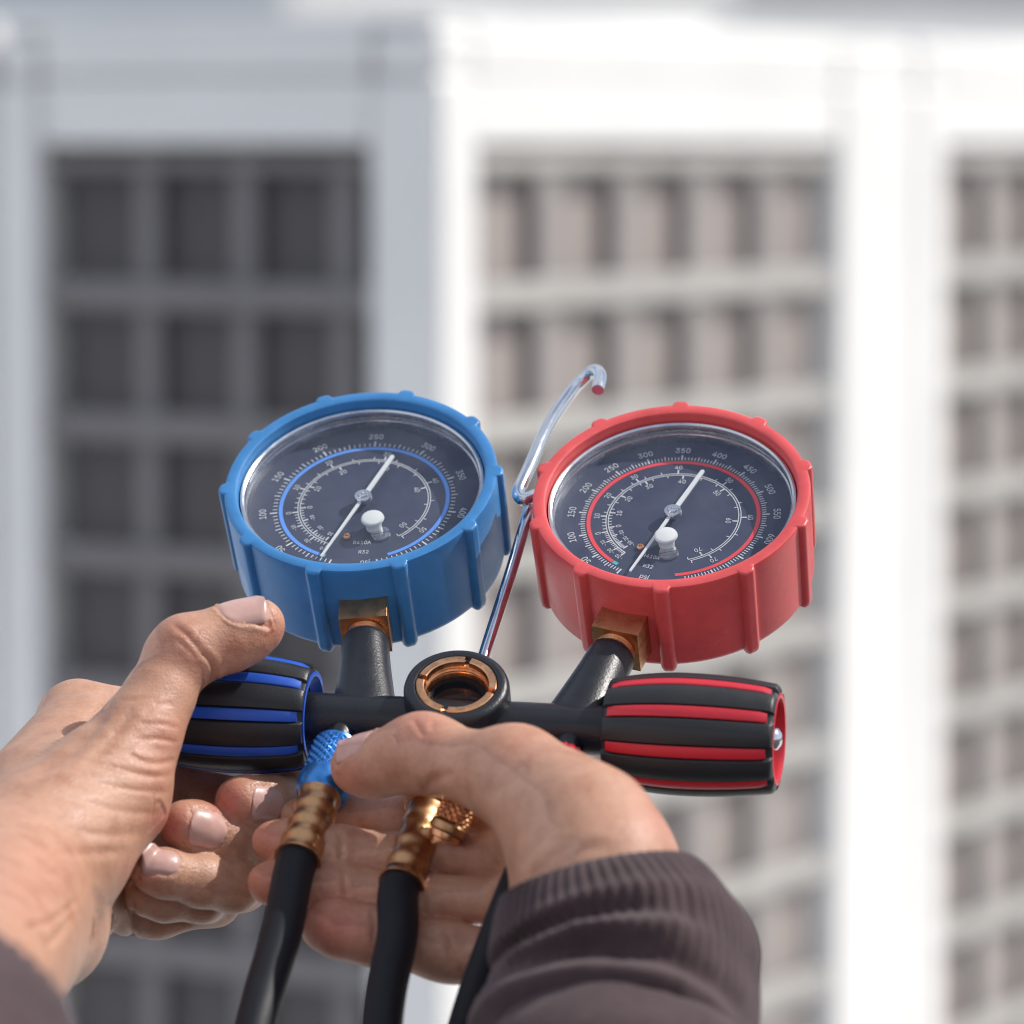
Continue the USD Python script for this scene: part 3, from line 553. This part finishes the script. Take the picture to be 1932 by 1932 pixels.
#HANDS
# ------------------------------------------------------------------ hands: smooth distance fields turned into one skin each
PXR = 0.148           # mm per picture unit at the gauges
def mm(px, py, z): return cs(px, py, z) * 1000.0
class Field:
    def __init__(s, lo, hi, h):
        s.lo = np.asarray(lo, float); s.h = h; s.n = np.ceil((np.asarray(hi) - s.lo) / h).astype(int) + 1
    def new(s): return np.full(s.n, 60.0, np.float32)
    def cone(s, arr, a, b, ra, rb, k):
        pad = max(ra, rb) + k + 3 * s.h
        i0 = np.clip(np.floor((np.minimum(a, b) - pad - s.lo) / s.h).astype(int), 0, s.n - 1); i1 = np.clip(np.ceil((np.maximum(a, b) + pad - s.lo) / s.h).astype(int) + 1, 1, s.n)
        if np.any(i1 <= i0): return
        ax = [(s.lo[q] + s.h * np.arange(i0[q], i1[q])).astype(np.float32) for q in range(3)]
        X, Y, Z = ax[0][:, None, None] - a[0], ax[1][None, :, None] - a[1], ax[2][None, None, :] - a[2]
        d = b - a; L = max(float(d @ d), 1e-9)
        t = np.clip((X * d[0] + Y * d[1] + Z * d[2]) / L, 0, 1)
        dist = np.sqrt((X - t * d[0]) ** 2 + (Y - t * d[1]) ** 2 + (Z - t * d[2]) ** 2) - (ra + (rb - ra) * t)
        sl = tuple(slice(i0[q], i1[q]) for q in range(3)); arr[sl] = smin(arr[sl], dist.astype(np.float32), k)
    def chain(s, arr, pts, k=4.0):
        P = [(mm(*p[:3]), p[3] * PXR) for p in pts]
        for (a, ra), (b, rb) in zip(P[:-1], P[1:]): s.cone(arr, a, b, ra, rb, k)
        return arr
    def sample(s, arr, p): return ndimage.map_coordinates(arr, ((np.asarray(p) - s.lo) / s.h).T, order=1, mode='nearest')
def smin(a, b, k):
    h = np.maximum(k - np.abs(a - b), 0) / k; return np.minimum(a, b) - h * h * (k * 0.25)
def surface(fld, f):
    ins = f < 0; c = [ins[i:ins.shape[0] - 1 + i, j:ins.shape[1] - 1 + j, k:ins.shape[2] - 1 + k] for i in (0, 1) for j in (0, 1) for k in (0, 1)]
    cnt = sum(x.astype(np.int8) for x in c); act = (cnt > 0) & (cnt < 8); I = np.argwhere(act)
    idx = np.full(act.shape, -1, np.int64); idx[act] = np.arange(len(I))
    corner = lambda o: f[I[:, 0] + o[0], I[:, 1] + o[1], I[:, 2] + o[2]]
    acc = np.zeros((len(I), 3)); w = np.zeros(len(I)); offs = [(i, j, k) for i in (0, 1) for j in (0, 1) for k in (0, 1)]
    for o in offs:
        for ax in range(3):
            if o[ax]: continue
            o2 = list(o); o2[ax] = 1; a, b = corner(o), corner(o2); x = (a < 0) != (b < 0)
            t = np.where(x, a / np.where(x, a - b, 1), 0); p = np.array(o, float)[None].repeat(len(I), 0); p[:, ax] = t
            acc += p * x[:, None]; w += x
    V = fld.lo + fld.h * (I + acc / w[:, None]); faces = []
    for ax in range(3):
        sl0 = [slice(1, -1)] * 3; A = np.moveaxis(ins, ax, 0); X = np.moveaxis(idx, ax, 0)
        e = A[:-1, 1:-1, 1:-1] != A[1:, 1:-1, 1:-1]; J = np.argwhere(e); s0 = A[:-1, 1:-1, 1:-1][e]
        g = lambda dj, dk: X[J[:, 0], J[:, 1] + 1 + dj, J[:, 2] + 1 + dk]
        q = np.stack([g(-1, -1), g(0, -1), g(0, 0), g(-1, 0)], 1)
        flipq = s0 if ax != 1 else ~s0
        q[~flipq] = q[~flipq][:, ::-1]; faces.append(q)
    Q = np.vstack(faces); Q = Q[(Q >= 0).all(1)]
    return V, np.vstack([Q[:, [0, 1, 2]], Q[:, [0, 2, 3]]])
def relax(V, Fc, it=6):
    import scipy.sparse as sp
    e = np.vstack([Fc[:, [0, 1]], Fc[:, [1, 2]], Fc[:, [2, 0]]]); n = len(V)
    A = sp.coo_matrix((np.ones(len(e) * 2), (np.r_[e[:, 0], e[:, 1]], np.r_[e[:, 1], e[:, 0]])), (n, n)).tocsr(); A.data[:] = 1
    D = 1.0 / np.maximum(np.asarray(A.sum(1)).ravel(), 1)
    for i in range(it):
        V = V + 0.55 * ((A @ V) * D[:, None] - V); V = V - 0.57 * ((A @ V) * D[:, None] - V) if i % 2 else V
    return V
def vnormals(V, Fc):
    n = np.zeros_like(V); fn = np.cross(V[Fc[:, 1]] - V[Fc[:, 0]], V[Fc[:, 2]] - V[Fc[:, 0]])
    for k in range(3): np.add.at(n, Fc[:, k], fn)
    return n / np.maximum(np.linalg.norm(n, axis=1, keepdims=True), 1e-12)
class Hand:
    def __init__(s, lo, hi, h): s.F = Field(lo, hi, h); s.nails = []; s.soft = .72
    def build(s, palm, fingers, kpalm=9.0, kbase=8.0):
        F_ = s.F; P = F_.new()
        for ch in palm: F_.chain(P, ch, kpalm)
        out = P.copy()
        for base, ch in fingers:
            b = F_.chain(F_.new(), base, 5.0); c = F_.chain(F_.new(), ch, 3.2)
            g = smin(P, b, kbase); out = smin(out, smin(g, c, 1.6), 0.7)
        s.f = out; s.V, s.T = surface(F_, out); s.V = relax(s.V, s.T, 6)
        n = vnormals(s.V, s.T); ctr = np.sign((n * np.stack(np.gradient(out, F_.h), -1)[tuple(np.clip(np.round((s.V - F_.lo) / F_.h).astype(int), 0, F_.n - 1).T)]).sum(1)).mean()
        if ctr < 0: s.T = s.T[:, ::-1]; n = -n
        s.n = n; s.flush = np.zeros(len(s.V))
    def facing(s):
        view = s.V / np.linalg.norm(s.V, axis=1, keepdims=True); return -(s.n * view).sum(1)
    def vis(s, px):
        """vertices near the front-most surface at their picture position"""
        q = np.floor(pix(s.V) / 6).astype(int); q -= q.min(0); w = q[:, 1].max() + 1; key = q[:, 0] * w + q[:, 1]
        zmin = np.full(key.max() + 1, 1e9); np.minimum.at(zmin, key, s.V[:, 2]); return (s.V[:, 2] < zmin[key] + 5.0) & (s.facing() > 0.02)
    def creases(s, lines):
        vis = s.vis(6); P = pix(s.V); D = np.zeros(len(s.V))
        for pts, depth, width in lines:
            p = spline(pts, 40) if len(pts) > 2 else np.linspace(pts[0], pts[-1], 20)
            bb = vis & (P[:, 0] > p[:, 0].min() - 40) & (P[:, 0] < p[:, 0].max() + 40) & (P[:, 1] > p[:, 1].min() - 40) & (P[:, 1] < p[:, 1].max() + 40); I = np.nonzero(bb)[0]
            if not len(I): continue
            a, b = p[:-1], p[1:]; d = b - a; best = np.full(len(I), 1e9); at = np.zeros(len(I))
            for j in range(len(a)):
                t = np.clip(((P[I] - a[j]) * d[j]).sum(1) / max((d[j] ** 2).sum(), 1e-9), 0, 1); dd = np.linalg.norm(P[I] - a[j] - t[:, None] * d[j], axis=1)
                m_ = dd < best; best[m_] = dd[m_]; at[m_] = (j + t[m_]) / len(a)
            fade = np.clip(np.minimum(at, 1 - at) / .18, 0, 1) ** .7
            depth = depth * s.soft
            D[I] += fade * (-depth * np.exp(-(best / width) ** 2) + depth * .35 * np.exp(-((best - 2.3 * width) / (1.3 * width)) ** 2))
        s.V = s.V + s.n * D[:, None]
    def blush(s, blobs):
        P = pix(s.V); vis = s.vis(6)
        for px, py, r, a in blobs: s.flush = np.maximum(s.flush, a * np.exp(-(((P - [px, py]) ** 2).sum(1) / r ** 2)) * vis)
    def nail(s, c, fdir, ndir, L, W, edge=0.0, lift=.20, fold=1.0):
        f = unit(fdir); n = unit(np.asarray(ndir, float) - f * (np.asarray(ndir) @ f)); sd = np.cross(n, f); c = np.asarray(c)
        nu, nv = 25, 31; v = np.linspace(0, 1, nv); u = np.linspace(-1, 1, nu)
        corner_ = np.where(v > .80, np.sqrt(np.clip(1 - .80 * ((v - .80) / .20) ** 2.2, 0, 1)), 1.0)
        wv = np.where(v < .38, np.sqrt(np.clip(1 - ((.38 - v) / .38) ** 2.4, 0, 1)) , 1.0) * corner_; wv = np.maximum(wv, .02)
        Q = c + f * ((v - .5) * L)[:, None, None] + sd * (wv[:, None] * u[None] * W / 2)[..., None]
        ts = np.linspace(14, -14, 113); S = s.F.sample(s.f, (Q[:, :, None] + n * ts[None, None, :, None]).reshape(-1, 3)).reshape(nv, nu, -1)
        hit = (S < 0).any(-1); hgt = np.where(hit, ts[np.argmax(S < 0, -1)], -99.0)
        mid = hgt[nv // 2, nu // 2]; prof_u = np.maximum(hgt[nv // 2 - 3:nv // 2 + 4].mean(0), mid - 2.6)
        for i in range(nv // 2, nv): hgt[i] = np.maximum(hgt[i], hgt[i - 1] - .10)
        hgt = np.maximum(hgt, prof_u[None] - 1.0); hgt = np.minimum(hgt, mid + 1.5)
        hgt = ndimage.gaussian_filter(hgt, (2.0, 1.2))
        cv = -1.0 * (abs(u) ** 2.6)[None] * .30
        off = lift - .62 * np.clip((abs(u) - .8) / .2, 0, 1)[None] ** 2 + cv - .55 * np.clip((.16 - v) / .16, 0, 1)[:, None] ** 1.5 + .05 * np.clip((v - .8) / .2, 0, 1)[:, None]
        top = Q + n * (hgt + off)[..., None]; bot = top - n * .55
        full = np.concatenate([top, bot[:, ::-1]], 1); k = int(nv * (1 - edge))
        def solid(a, b):
            X = full[a:b]; X = np.concatenate([X[:1].mean(1, keepdims=True).repeat(X.shape[1], 1), X, X[-1:].mean(1, keepdims=True).repeat(X.shape[1], 1)], 0); return grid_mesh(X, closed_v=True)
        s.nails.append(solid(0, nv))
        # the fold of skin round the nail
        R = s.V - c; vv = R @ f; uu = R @ sd; nn = s.n @ n
        ww = np.interp(vv / L + .5, v, wv, left=.02, right=1) * W / 2
        e1 = abs(uu) - ww; e2 = -(vv + L / 2); sdist = np.where(vv < -L / 2, np.hypot(np.maximum(e1, 0), e2), e1); hh = R @ n
        near = (nn > .22) & (hh > 0) & (sdist < 4) & (vv < L / 2 + .5) & (vv > -L / 2 - 1.6)
        D = -0.45 * np.exp(-((sdist - .05) / .38) ** 2) + .38 * np.exp(-((sdist - 1.0) / .62) ** 2); D = D * np.clip((vv + L / 2 + 1.6) / 1.4, 0, 1); D = np.where(hh > s.F.h, D, 0); D = np.where(sdist < -.3, np.minimum(D, -.25), D)
        D = np.where((sdist > .45) | (vv < -L / 2), D * fold, D); s.V[near] += s.n[near] * D[near][:, None]
    def emit(s, parent, label=None):
        V, T_ = s.V / 1000.0, s.T
        p = obj('hand', trimesh.Trimesh(V, T_, process=False), 'skin', parent, smooth=True, label=label)
        UsdGeom.PrimvarsAPI(p).CreatePrimvar('flush', Sdf.ValueTypeNames.FloatArray, 'vertex').Set(Vt.FloatArray.FromNumpy(s.flush.astype(np.float32)))
        for a in s.nails:
            a.apply_scale(.001); obj('nail', a, 'nail', p, smooth=50)
        return p
person = thing('person', 'person in a plum brown knitted sleeve holding the gauge set with both bare hands', 'person', world(cs(800, 1900, -150)))
HRES = 0.62
# left hand: thumb on the blue knob, fingers wrapped behind it and back towards the viewer
LH = Hand(mm(-330, 2080, 40) * [1, 1, 0] + [0, 0, 1000], mm(640, 1090, 0) * [1, 1, 0] + [0, 0, 1290], HRES)
wrL = (-40, 1765, -140, 130)
LH.build(
    palm=[[(262, 1385, -66, 64), (200, 1490, -72, 104), (95, 1600, -88, 128), (0, 1690, -112, 130), (-50, 1800, -170, 135), (-110, 1960, -270, 140)],
          [(170, 1385, -34, 62), (60, 1560, -70, 95), wrL], [(140, 1360, -22, 58), (60, 1500, -60, 90)],
          [(150, 1480, -20, 62), (40, 1640, -72, 95), wrL], [(165, 1590, -26, 62), (50, 1700, -80, 95), wrL],
          [(180, 1690, -44, 58), (95, 1765, -84, 78), (10, 1800, -122, 100), (-60, 1850, -180, 125)]],
    fingers=[([(262, 1385, -66, 66), (300, 1315, -60, 62)], [(255, 1400, -67, 66), (300, 1315, -60, 60), (335, 1245, -55, 60), (352, 1228, -54, 63), (372, 1222, -53, 58), (432, 1204, -50, 59), (470, 1188, -48, 54), (490, 1178, -47, 45)]),
             ([(150, 1355, -20, 66), (300, 1370, -8, 60)], [(150, 1355, -20, 66), (320, 1365, -4, 58), (500, 1402, 4, 60), (548, 1460, -14, 54), (560, 1514, -30, 52), (510, 1518, -40, 50), (462, 1513, -47, 46), (450, 1511, -49, 40)]),
             ([(150, 1470, -18, 66), (300, 1500, -14, 60)], [(150, 1470, -18, 66), (320, 1500, -10, 58), (510, 1540, -12, 60), (535, 1585, -30, 52), (500, 1600, -38, 53), (430, 1583, -47, 51), (365, 1562, -55, 47), (345, 1557, -57, 43)]),
             ([(165, 1580, -24, 62), (300, 1640, -24, 56)], [(165, 1580, -24, 62), (320, 1645, -24, 54), (455, 1668, -38, 48), (440, 1672, -52, 46), (380, 1662, -58, 46), (310, 1648, -64, 42), (285, 1643, -66, 38)]),
             ([(180, 1690, -44, 56), (290, 1720, -36, 50)], [(180, 1690, -44, 56), (300, 1718, -34, 48), (405, 1700, -36, 44), (380, 1696, -48, 41), (310, 1695, -54, 40), (270, 1690, -58, 35)])])
LH.nail(mm(469, 1183, -48), (.93, .34, .08), (-.20, .78, -.60), 13.2, 13.2)
LH.nail(mm(486, 1516, -45), (-.84, .04, -.54), (.52, .05, -.86), 11.0, 9.8, fold=.25)
LH.nail(mm(375, 1566, -54), (-.86, .20, -.44), (.42, .12, -.88), 11.5, 10.2, fold=.2)
LH.nail(mm(298, 1645, -65), (-.97, .10, -.22), (-.1, .62, -.75), 11.0, 8.4, fold=.4)
LH.creases([([(396, 1290), (405, 1268), (398, 1248), (380, 1232)], .9, 5), ([(322, 1178), (345, 1192), (364, 1212), (386, 1240)], .6, 6), ([(330, 1205), (352, 1222), (372, 1246)], .35, 5), ([(378, 1190), (366, 1200)], .3, 4),
    ([(340, 1376), (300, 1366), (262, 1370)], .35, 4), ([(336, 1402), (290, 1394), (250, 1398)], .45, 4), ([(332, 1432), (292, 1440), (240, 1420)], .55, 5), ([(330, 1462), (270, 1462), (200, 1445), (150, 1440)], .5, 5), ([(322, 1495), (250, 1490), (170, 1475)], .35, 5), ([(310, 1530), (230, 1530), (140, 1510), (60, 1505)], .4, 7),
    ([(280, 1565), (200, 1575), (100, 1560), (20, 1555)], .4, 8), ([(240, 1605), (170, 1610), (90, 1610)], .4, 8), ([(120, 1650), (60, 1640), (10, 1610)], .5, 9), ([(90, 1700), (50, 1665), (20, 1650)], .5, 8),
    ([(205, 1312), (170, 1380), (120, 1430), (40, 1470)], .9, 14), ([(250, 1330), (215, 1390), (160, 1440)], .5, 9), ([(270, 1350), (300, 1330), (330, 1330)], .3, 4), ([(240, 1325), (270, 1318), (300, 1325)], .25, 4),
    ([(144, 1697), (100, 1735), (40, 1752)], .9, 6), ([(140, 1718), (120, 1750), (85, 1790)], .8, 6), ([(178, 1670), (182, 1720), (170, 1790)], .8, 7), ([(205, 1700), (215, 1750), (190, 1820)], .8, 8), ([(250, 1690), (252, 1740), (248, 1795)], .9, 6), ([(310, 1640), (318, 1690)], .2, 4)])
LH.blush([(430, 1512, 45, .85), (318, 1555, 40, .85), (330, 1190, 40, .25), (350, 1225, 60, .25), (445, 1215, 50, .22), (515, 1190, 35, .35), (268, 1650, 35, .4), (320, 1390, 60, .25), (300, 1450, 60, .22), (60, 1660, 90, .2)])
LH.emit(person)
# right hand: thumb along the bar, fingers cupped behind the hoses
RH = Hand(mm(430, 2120, 0) * [1, 1, 0] + [0, 0, 1030], mm(1370, 1310, 0) * [1, 1, 0] + [0, 0, 1230], HRES)
RH.build(
    palm=[[(962, 1466, -104, 72), (1042, 1522, -116, 88), (1105, 1575, -130, 106), (1140, 1650, -140, 112), (1165, 1780, -148, 115), (1150, 1950, -160, 120)],
          [(1050, 1570, -92, 62), (1080, 1610, -120, 80), (1125, 1660, -138, 100)], [(1060, 1660, -98, 62), (1090, 1680, -122, 80), (1130, 1690, -140, 100)],
          [(1030, 1745, -106, 60), (1085, 1730, -126, 76), (1135, 1740, -142, 95)], [(1000, 1800, -112, 52), (1070, 1790, -128, 66), (1140, 1790, -146, 90)],
          [(985, 1455, -102, 66), (1060, 1550, -98, 62), (1105, 1600, -120, 85)]],
    fingers=[([(962, 1466, -104, 70), (898, 1452, -96, 62)], [(962, 1466, -104, 72), (892, 1450, -94, 62), (822, 1427, -85, 66), (796, 1420, -82, 68), (770, 1428, -79, 63), (715, 1442, -73, 56), (685, 1446, -70, 51), (672, 1447, -69, 43)]),
             ([(1050, 1552, -92, 58), (950, 1545, -78, 48)], [(1050, 1552, -92, 58), (930, 1543, -72, 46), (790, 1548, -58, 43), (770, 1548, -57, 41), (660, 1543, -49, 40), (640, 1541, -48, 39), (590, 1540, -46, 37), (560, 1540, -46, 32)]),
             ([(1050, 1595, -92, 56), (960, 1605, -84, 47)], [(1050, 1595, -92, 56), (940, 1612, -80, 44), (800, 1616, -72, 43), (770, 1613, -71, 40), (650, 1606, -68, 41), (630, 1603, -68, 40), (545, 1591, -66, 41), (512, 1587, -66, 35)]),
             ([(1060, 1668, -98, 56), (970, 1688, -92, 47)], [(1060, 1668, -98, 56), (960, 1698, -90, 44), (810, 1697, -82, 43), (780, 1694, -80, 41), (660, 1677, -74, 42), (630, 1673, -73, 41), (540, 1667, -72, 44), (507, 1666, -72, 38)]),
             ([(1030, 1775, -106, 56), (960, 1798, -100, 52)], [(1030, 1775, -106, 58), (950, 1808, -98, 53), (850, 1797, -92, 51), (820, 1791, -91, 48), (720, 1768, -86, 50), (690, 1763, -85, 50), (635, 1751, -83, 50), (612, 1747, -82, 42)])])
RH.nail(mm(688, 1444, -71), (-.85, -.10, .52), (-.10, .88, -.40), 11.5, 11.5)
RH.creases([([(742, 1380), (756, 1400), (752, 1425)], .5, 5), ([(778, 1356), (790, 1375), (800, 1392)], .35, 5), ([(820, 1358), (812, 1378)], .35, 5), ([(800, 1500), (815, 1475), (860, 1462)], .6, 8), ([(905, 1500), (950, 1480), (990, 1440)], .7, 14),
    ([(640, 1632), (644, 1600), (640, 1570)], .5, 5), ([(652, 1700), (650, 1665), (645, 1635)], .6, 5), ([(790, 1640), (795, 1600), (790, 1560)], .5, 6), ([(800, 1735), (800, 1690), (795, 1655)], .5, 6), ([(700, 1800), (706, 1750), (700, 1710)], .5, 6), ([(845, 1830), (850, 1790), (840, 1750)], .5, 6),
    ([(1010, 1690), (1040, 1650), (1090, 1610), (1150, 1590)], .8, 11), ([(1000, 1665), (1040, 1620), (1090, 1585)], .7, 9), ([(985, 1640), (1010, 1600), (1060, 1565)], .4, 9)])
RH.blush([(790, 1370, 45, .35), (650, 1460, 40, .4), (500, 1590, 50, .5), (500, 1665, 55, .5), (630, 1742, 70, .7), (980, 1400, 50, .15), (1240, 1560, 70, .25)])
RH.emit(person)

# sleeves
def sleeve(line, up, length, r0, r1, ry, ribs, folds, seed, grow=.02):
    """tube of cloth round a centre line that starts at the rim; ribs run lengthwise near the rim"""
    k = 170; C = spline(line, 800); arc = np.r_[0, np.cumsum(np.linalg.norm(np.diff(C, axis=0), axis=1))]; s = np.linspace(0, 1, k) ** 1.25 * length
    C = np.stack([np.interp(s, arc, C[:, q]) for q in range(3)], 1); Z = np.gradient(C, axis=0); Z /= np.linalg.norm(Z, axis=1, keepdims=True)
    x = np.asarray(up, float); X = []
    for i in range(k): x = unit(x - Z[i] * (x @ Z[i])); X.append(x)
    X = np.array(X); Y = np.cross(Z, X)
    n = 300; th = np.arange(n) * 2 * np.pi / n
    Tt, Ss = np.meshgrid(th, s); r = r0 + (r1 - r0) * (1 - np.exp(-Ss / grow))
    p3 = np.stack([np.cos(Tt) * 3, np.sin(Tt) * 3, Ss / .03], -1); rib = np.clip(1 - Ss / .040, 0, 1) ** .5
    r = r + rib * .0005 * np.sign(np.cos(Tt * ribs)) * abs(np.cos(Tt * ribs)) ** .6 + (meshkit.fbm(p3 * .8, 3, seed) - .5) * .005 * np.clip(Ss / .02, 0, 1)
    for (s0, t0, tw, sw, amp, tilt) in folds:
        dt = (Tt - t0 + np.pi) % (2 * np.pi) - np.pi; ds = Ss - s0 - tilt * dt
        r = r + amp * np.exp(-(ds / sw) ** 2) * np.exp(-(dt / tw) ** 2)
    r[0] -= .0006
    def skin_(r): return C[:, None] + (r * np.cos(Tt))[..., None] * X[:, None] + (r * np.sin(Tt) * ry)[..., None] * Y[:, None]
    V, V2 = skin_(r), skin_(r - .0026); V2[0] += Z[0] * .0012
    return grid_mesh(np.concatenate([V2[::-1], V], 0), closed_u=True, closed_v=True)
rs = obj('sleeve', sleeve([cs(1125, 1660, -138), cs(1133, 1692, -139.5), cs(1160, 1790, -146), cs(1170, 1932, -158), cs(1160, 2150, -180)], (1, 0.28, 0), .068, .0243, .0335, .95, 60,
    [(.016, -1.7, 1.3, .0035, .0012, .002), (.0225, -1.9, 1.2, .0036, -.0034, .004), (.030, -1.7, 1.2, .0042, .0036, -.002), (.038, -1.4, 1.0, .0040, -.0044, .005), (.046, -1.8, 1.2, .005, .0036, .002), (.054, -1.5, 1.2, .005, -.003, -.003), (.022, 0.1, .8, .006, .002, .003), (.04, 3.2, .9, .008, .003, .004)], 3, .012), 'knit', person, smooth=True, label='ribbed plum brown cuff of the right arm')
ls = obj('sleeve', sleeve([cs(-120, 1985, -290), cs(-260, 2110, -350), cs(-420, 2240, -420)], (1, 0.4, 0), .10, .030, .040, .95, 46, [(.04, 0.5, 1.4, .009, .004, .004), (.07, 0.2, 1.4, .010, -.004, .004)], 5), 'knit', person, smooth=True, label='out of focus sleeve in the lower left corner')

# the rest of the person, who stands left of the camera and below it, out of the frame, added to block sky fill on the gauges
def wfield(lo, hi, h, chains, k):
    fld = Field(np.asarray(lo) * 1000, np.asarray(hi) * 1000, h); arr = fld.new()
    for ch in chains:
        for p, q in zip(ch[:-1], ch[1:]): fld.cone(arr, np.array(p[:3]) * 1000.0, np.array(q[:3]) * 1000.0, p[3] * 1000.0, q[3] * 1000.0, k)
    V, T_ = surface(fld, arr); V = relax(V, T_, 4); return trimesh.Trimesh(V / 1000, T_, process=False)
W_ = lambda px, py, z, r: (*world(cs(px, py, z)), r)
WP = lambda n, me, ma, par=person, **k: obj(n, me, ma, par, space='world', smooth=True, **k)
sh_r, sh_l = (-.01, .76, 1.325, .062), (-.38, .72, 1.335, .062)
WP('sweater', wfield((-.60, .45, .70), (.22, 1.25, 1.50), 8, [
    [sh_r, (.045, .97, 1.16, .048), W_(1162, 2110, -176, .038)], [sh_l, (-.26, .80, 1.27, .048), W_(-420, 2240, -420, .040)],
    [(-.36, .72, 1.33, .06), (-.2, .72, 1.35, .075), (-.03, .74, 1.33, .06)], [(-.29, .72, 1.26, .115), (-.27, .71, 1.0, .115), (-.27, .71, .84, .12)], [(-.11, .73, 1.26, .115), (-.13, .71, 1.0, .115), (-.13, .71, .84, .12)],
    [(-.2, .76, 1.24, .10), (-.2, .74, .95, .11)], [(-.2, .73, 1.36, .07), (-.2, .735, 1.40, .062)]], 40), 'knit', label='plum brown sweater')
plain('denim', (0.03, 0.04, 0.075), 0.9, var=0.2, scale=40); plain('shoe_leather', (0.03, 0.025, 0.022), 0.5); plain('hair_black', (0.012, 0.010, 0.009), 0.5, var=0.3, scale=300); plain('eye_white', (0.7, 0.68, 0.66), 0.2)
WP('trousers', wfield((-.50, .45, .03), (.10, 1.0, .90), 9, [[(-.27, .715, .80, .112), (-.285, .73, .46, .072), (-.29, .70, .08, .055)], [(-.13, .715, .80, .112), (-.115, .73, .46, .072), (-.11, .70, .08, .055)], [(-.26, .715, .80, .11), (-.14, .715, .80, .11)]], 25), 'denim')
for sx in (-.29, -.11): WP('shoe', wfield((sx - .09, .55, -.01), (sx + .09, .98, .14), 5, [[(sx, .67, .045, .042), (sx, .80, .035, .04), (sx, .86, .03, .034)], [(sx, .67, .05, .042), (sx, .69, .09, .045)]], 20), 'shoe_leather')
hx, hy, hz = -.205, .755, 1.515
hd = WP('head', wfield((hx - .13, hy - .16, 1.33), (hx + .13, hy + .17, 1.68), 4, [
    [(hx, hy - .03, 1.37, .055), (hx, hy - .01, 1.45, .055)], [(hx, hy - .025, hz + .035, .082), (hx, hy + .025, hz + .035, .072)], [(hx, hy + .02, hz, .066), (hx, hy + .052, hz - .065, .034)], [(hx - .035, hy + .03, hz - .045, .03), (hx + .035, hy + .03, hz - .045, .03)],
    [(hx, hy + .088, hz + .018, .010), (hx, hy + .108, hz - .016, .013)], [(hx - .018, hy + .082, hz - .045, .012), (hx + .018, hy + .082, hz - .045, .012)],
    [(hx - .080, hy - .01, hz + .018, .012), (hx - .080, hy - .008, hz - .018, .010)], [(hx + .080, hy - .01, hz + .018, .012), (hx + .080, hy - .008, hz - .018, .010)]], 14), 'skin')
for sx in (-.03, .03):
    ey = trimesh.creation.icosphere(2, .0125); ey.apply_translation([hx + sx, hy + .0815, hz + .022]); WP('eye', ey, 'eye_white', hd)
WP('hair', wfield((hx - .13, hy - .17, hz - .09), (hx + .13, hy + .13, 1.69), 4, [[(hx, hy - .035, hz + .047, .084), (hx, hy + .018, hz + .057, .070)], [(hx, hy - .05, hz + .03, .08), (hx, hy - .055, hz - .03, .06)]], 12), 'hair_black', hd)
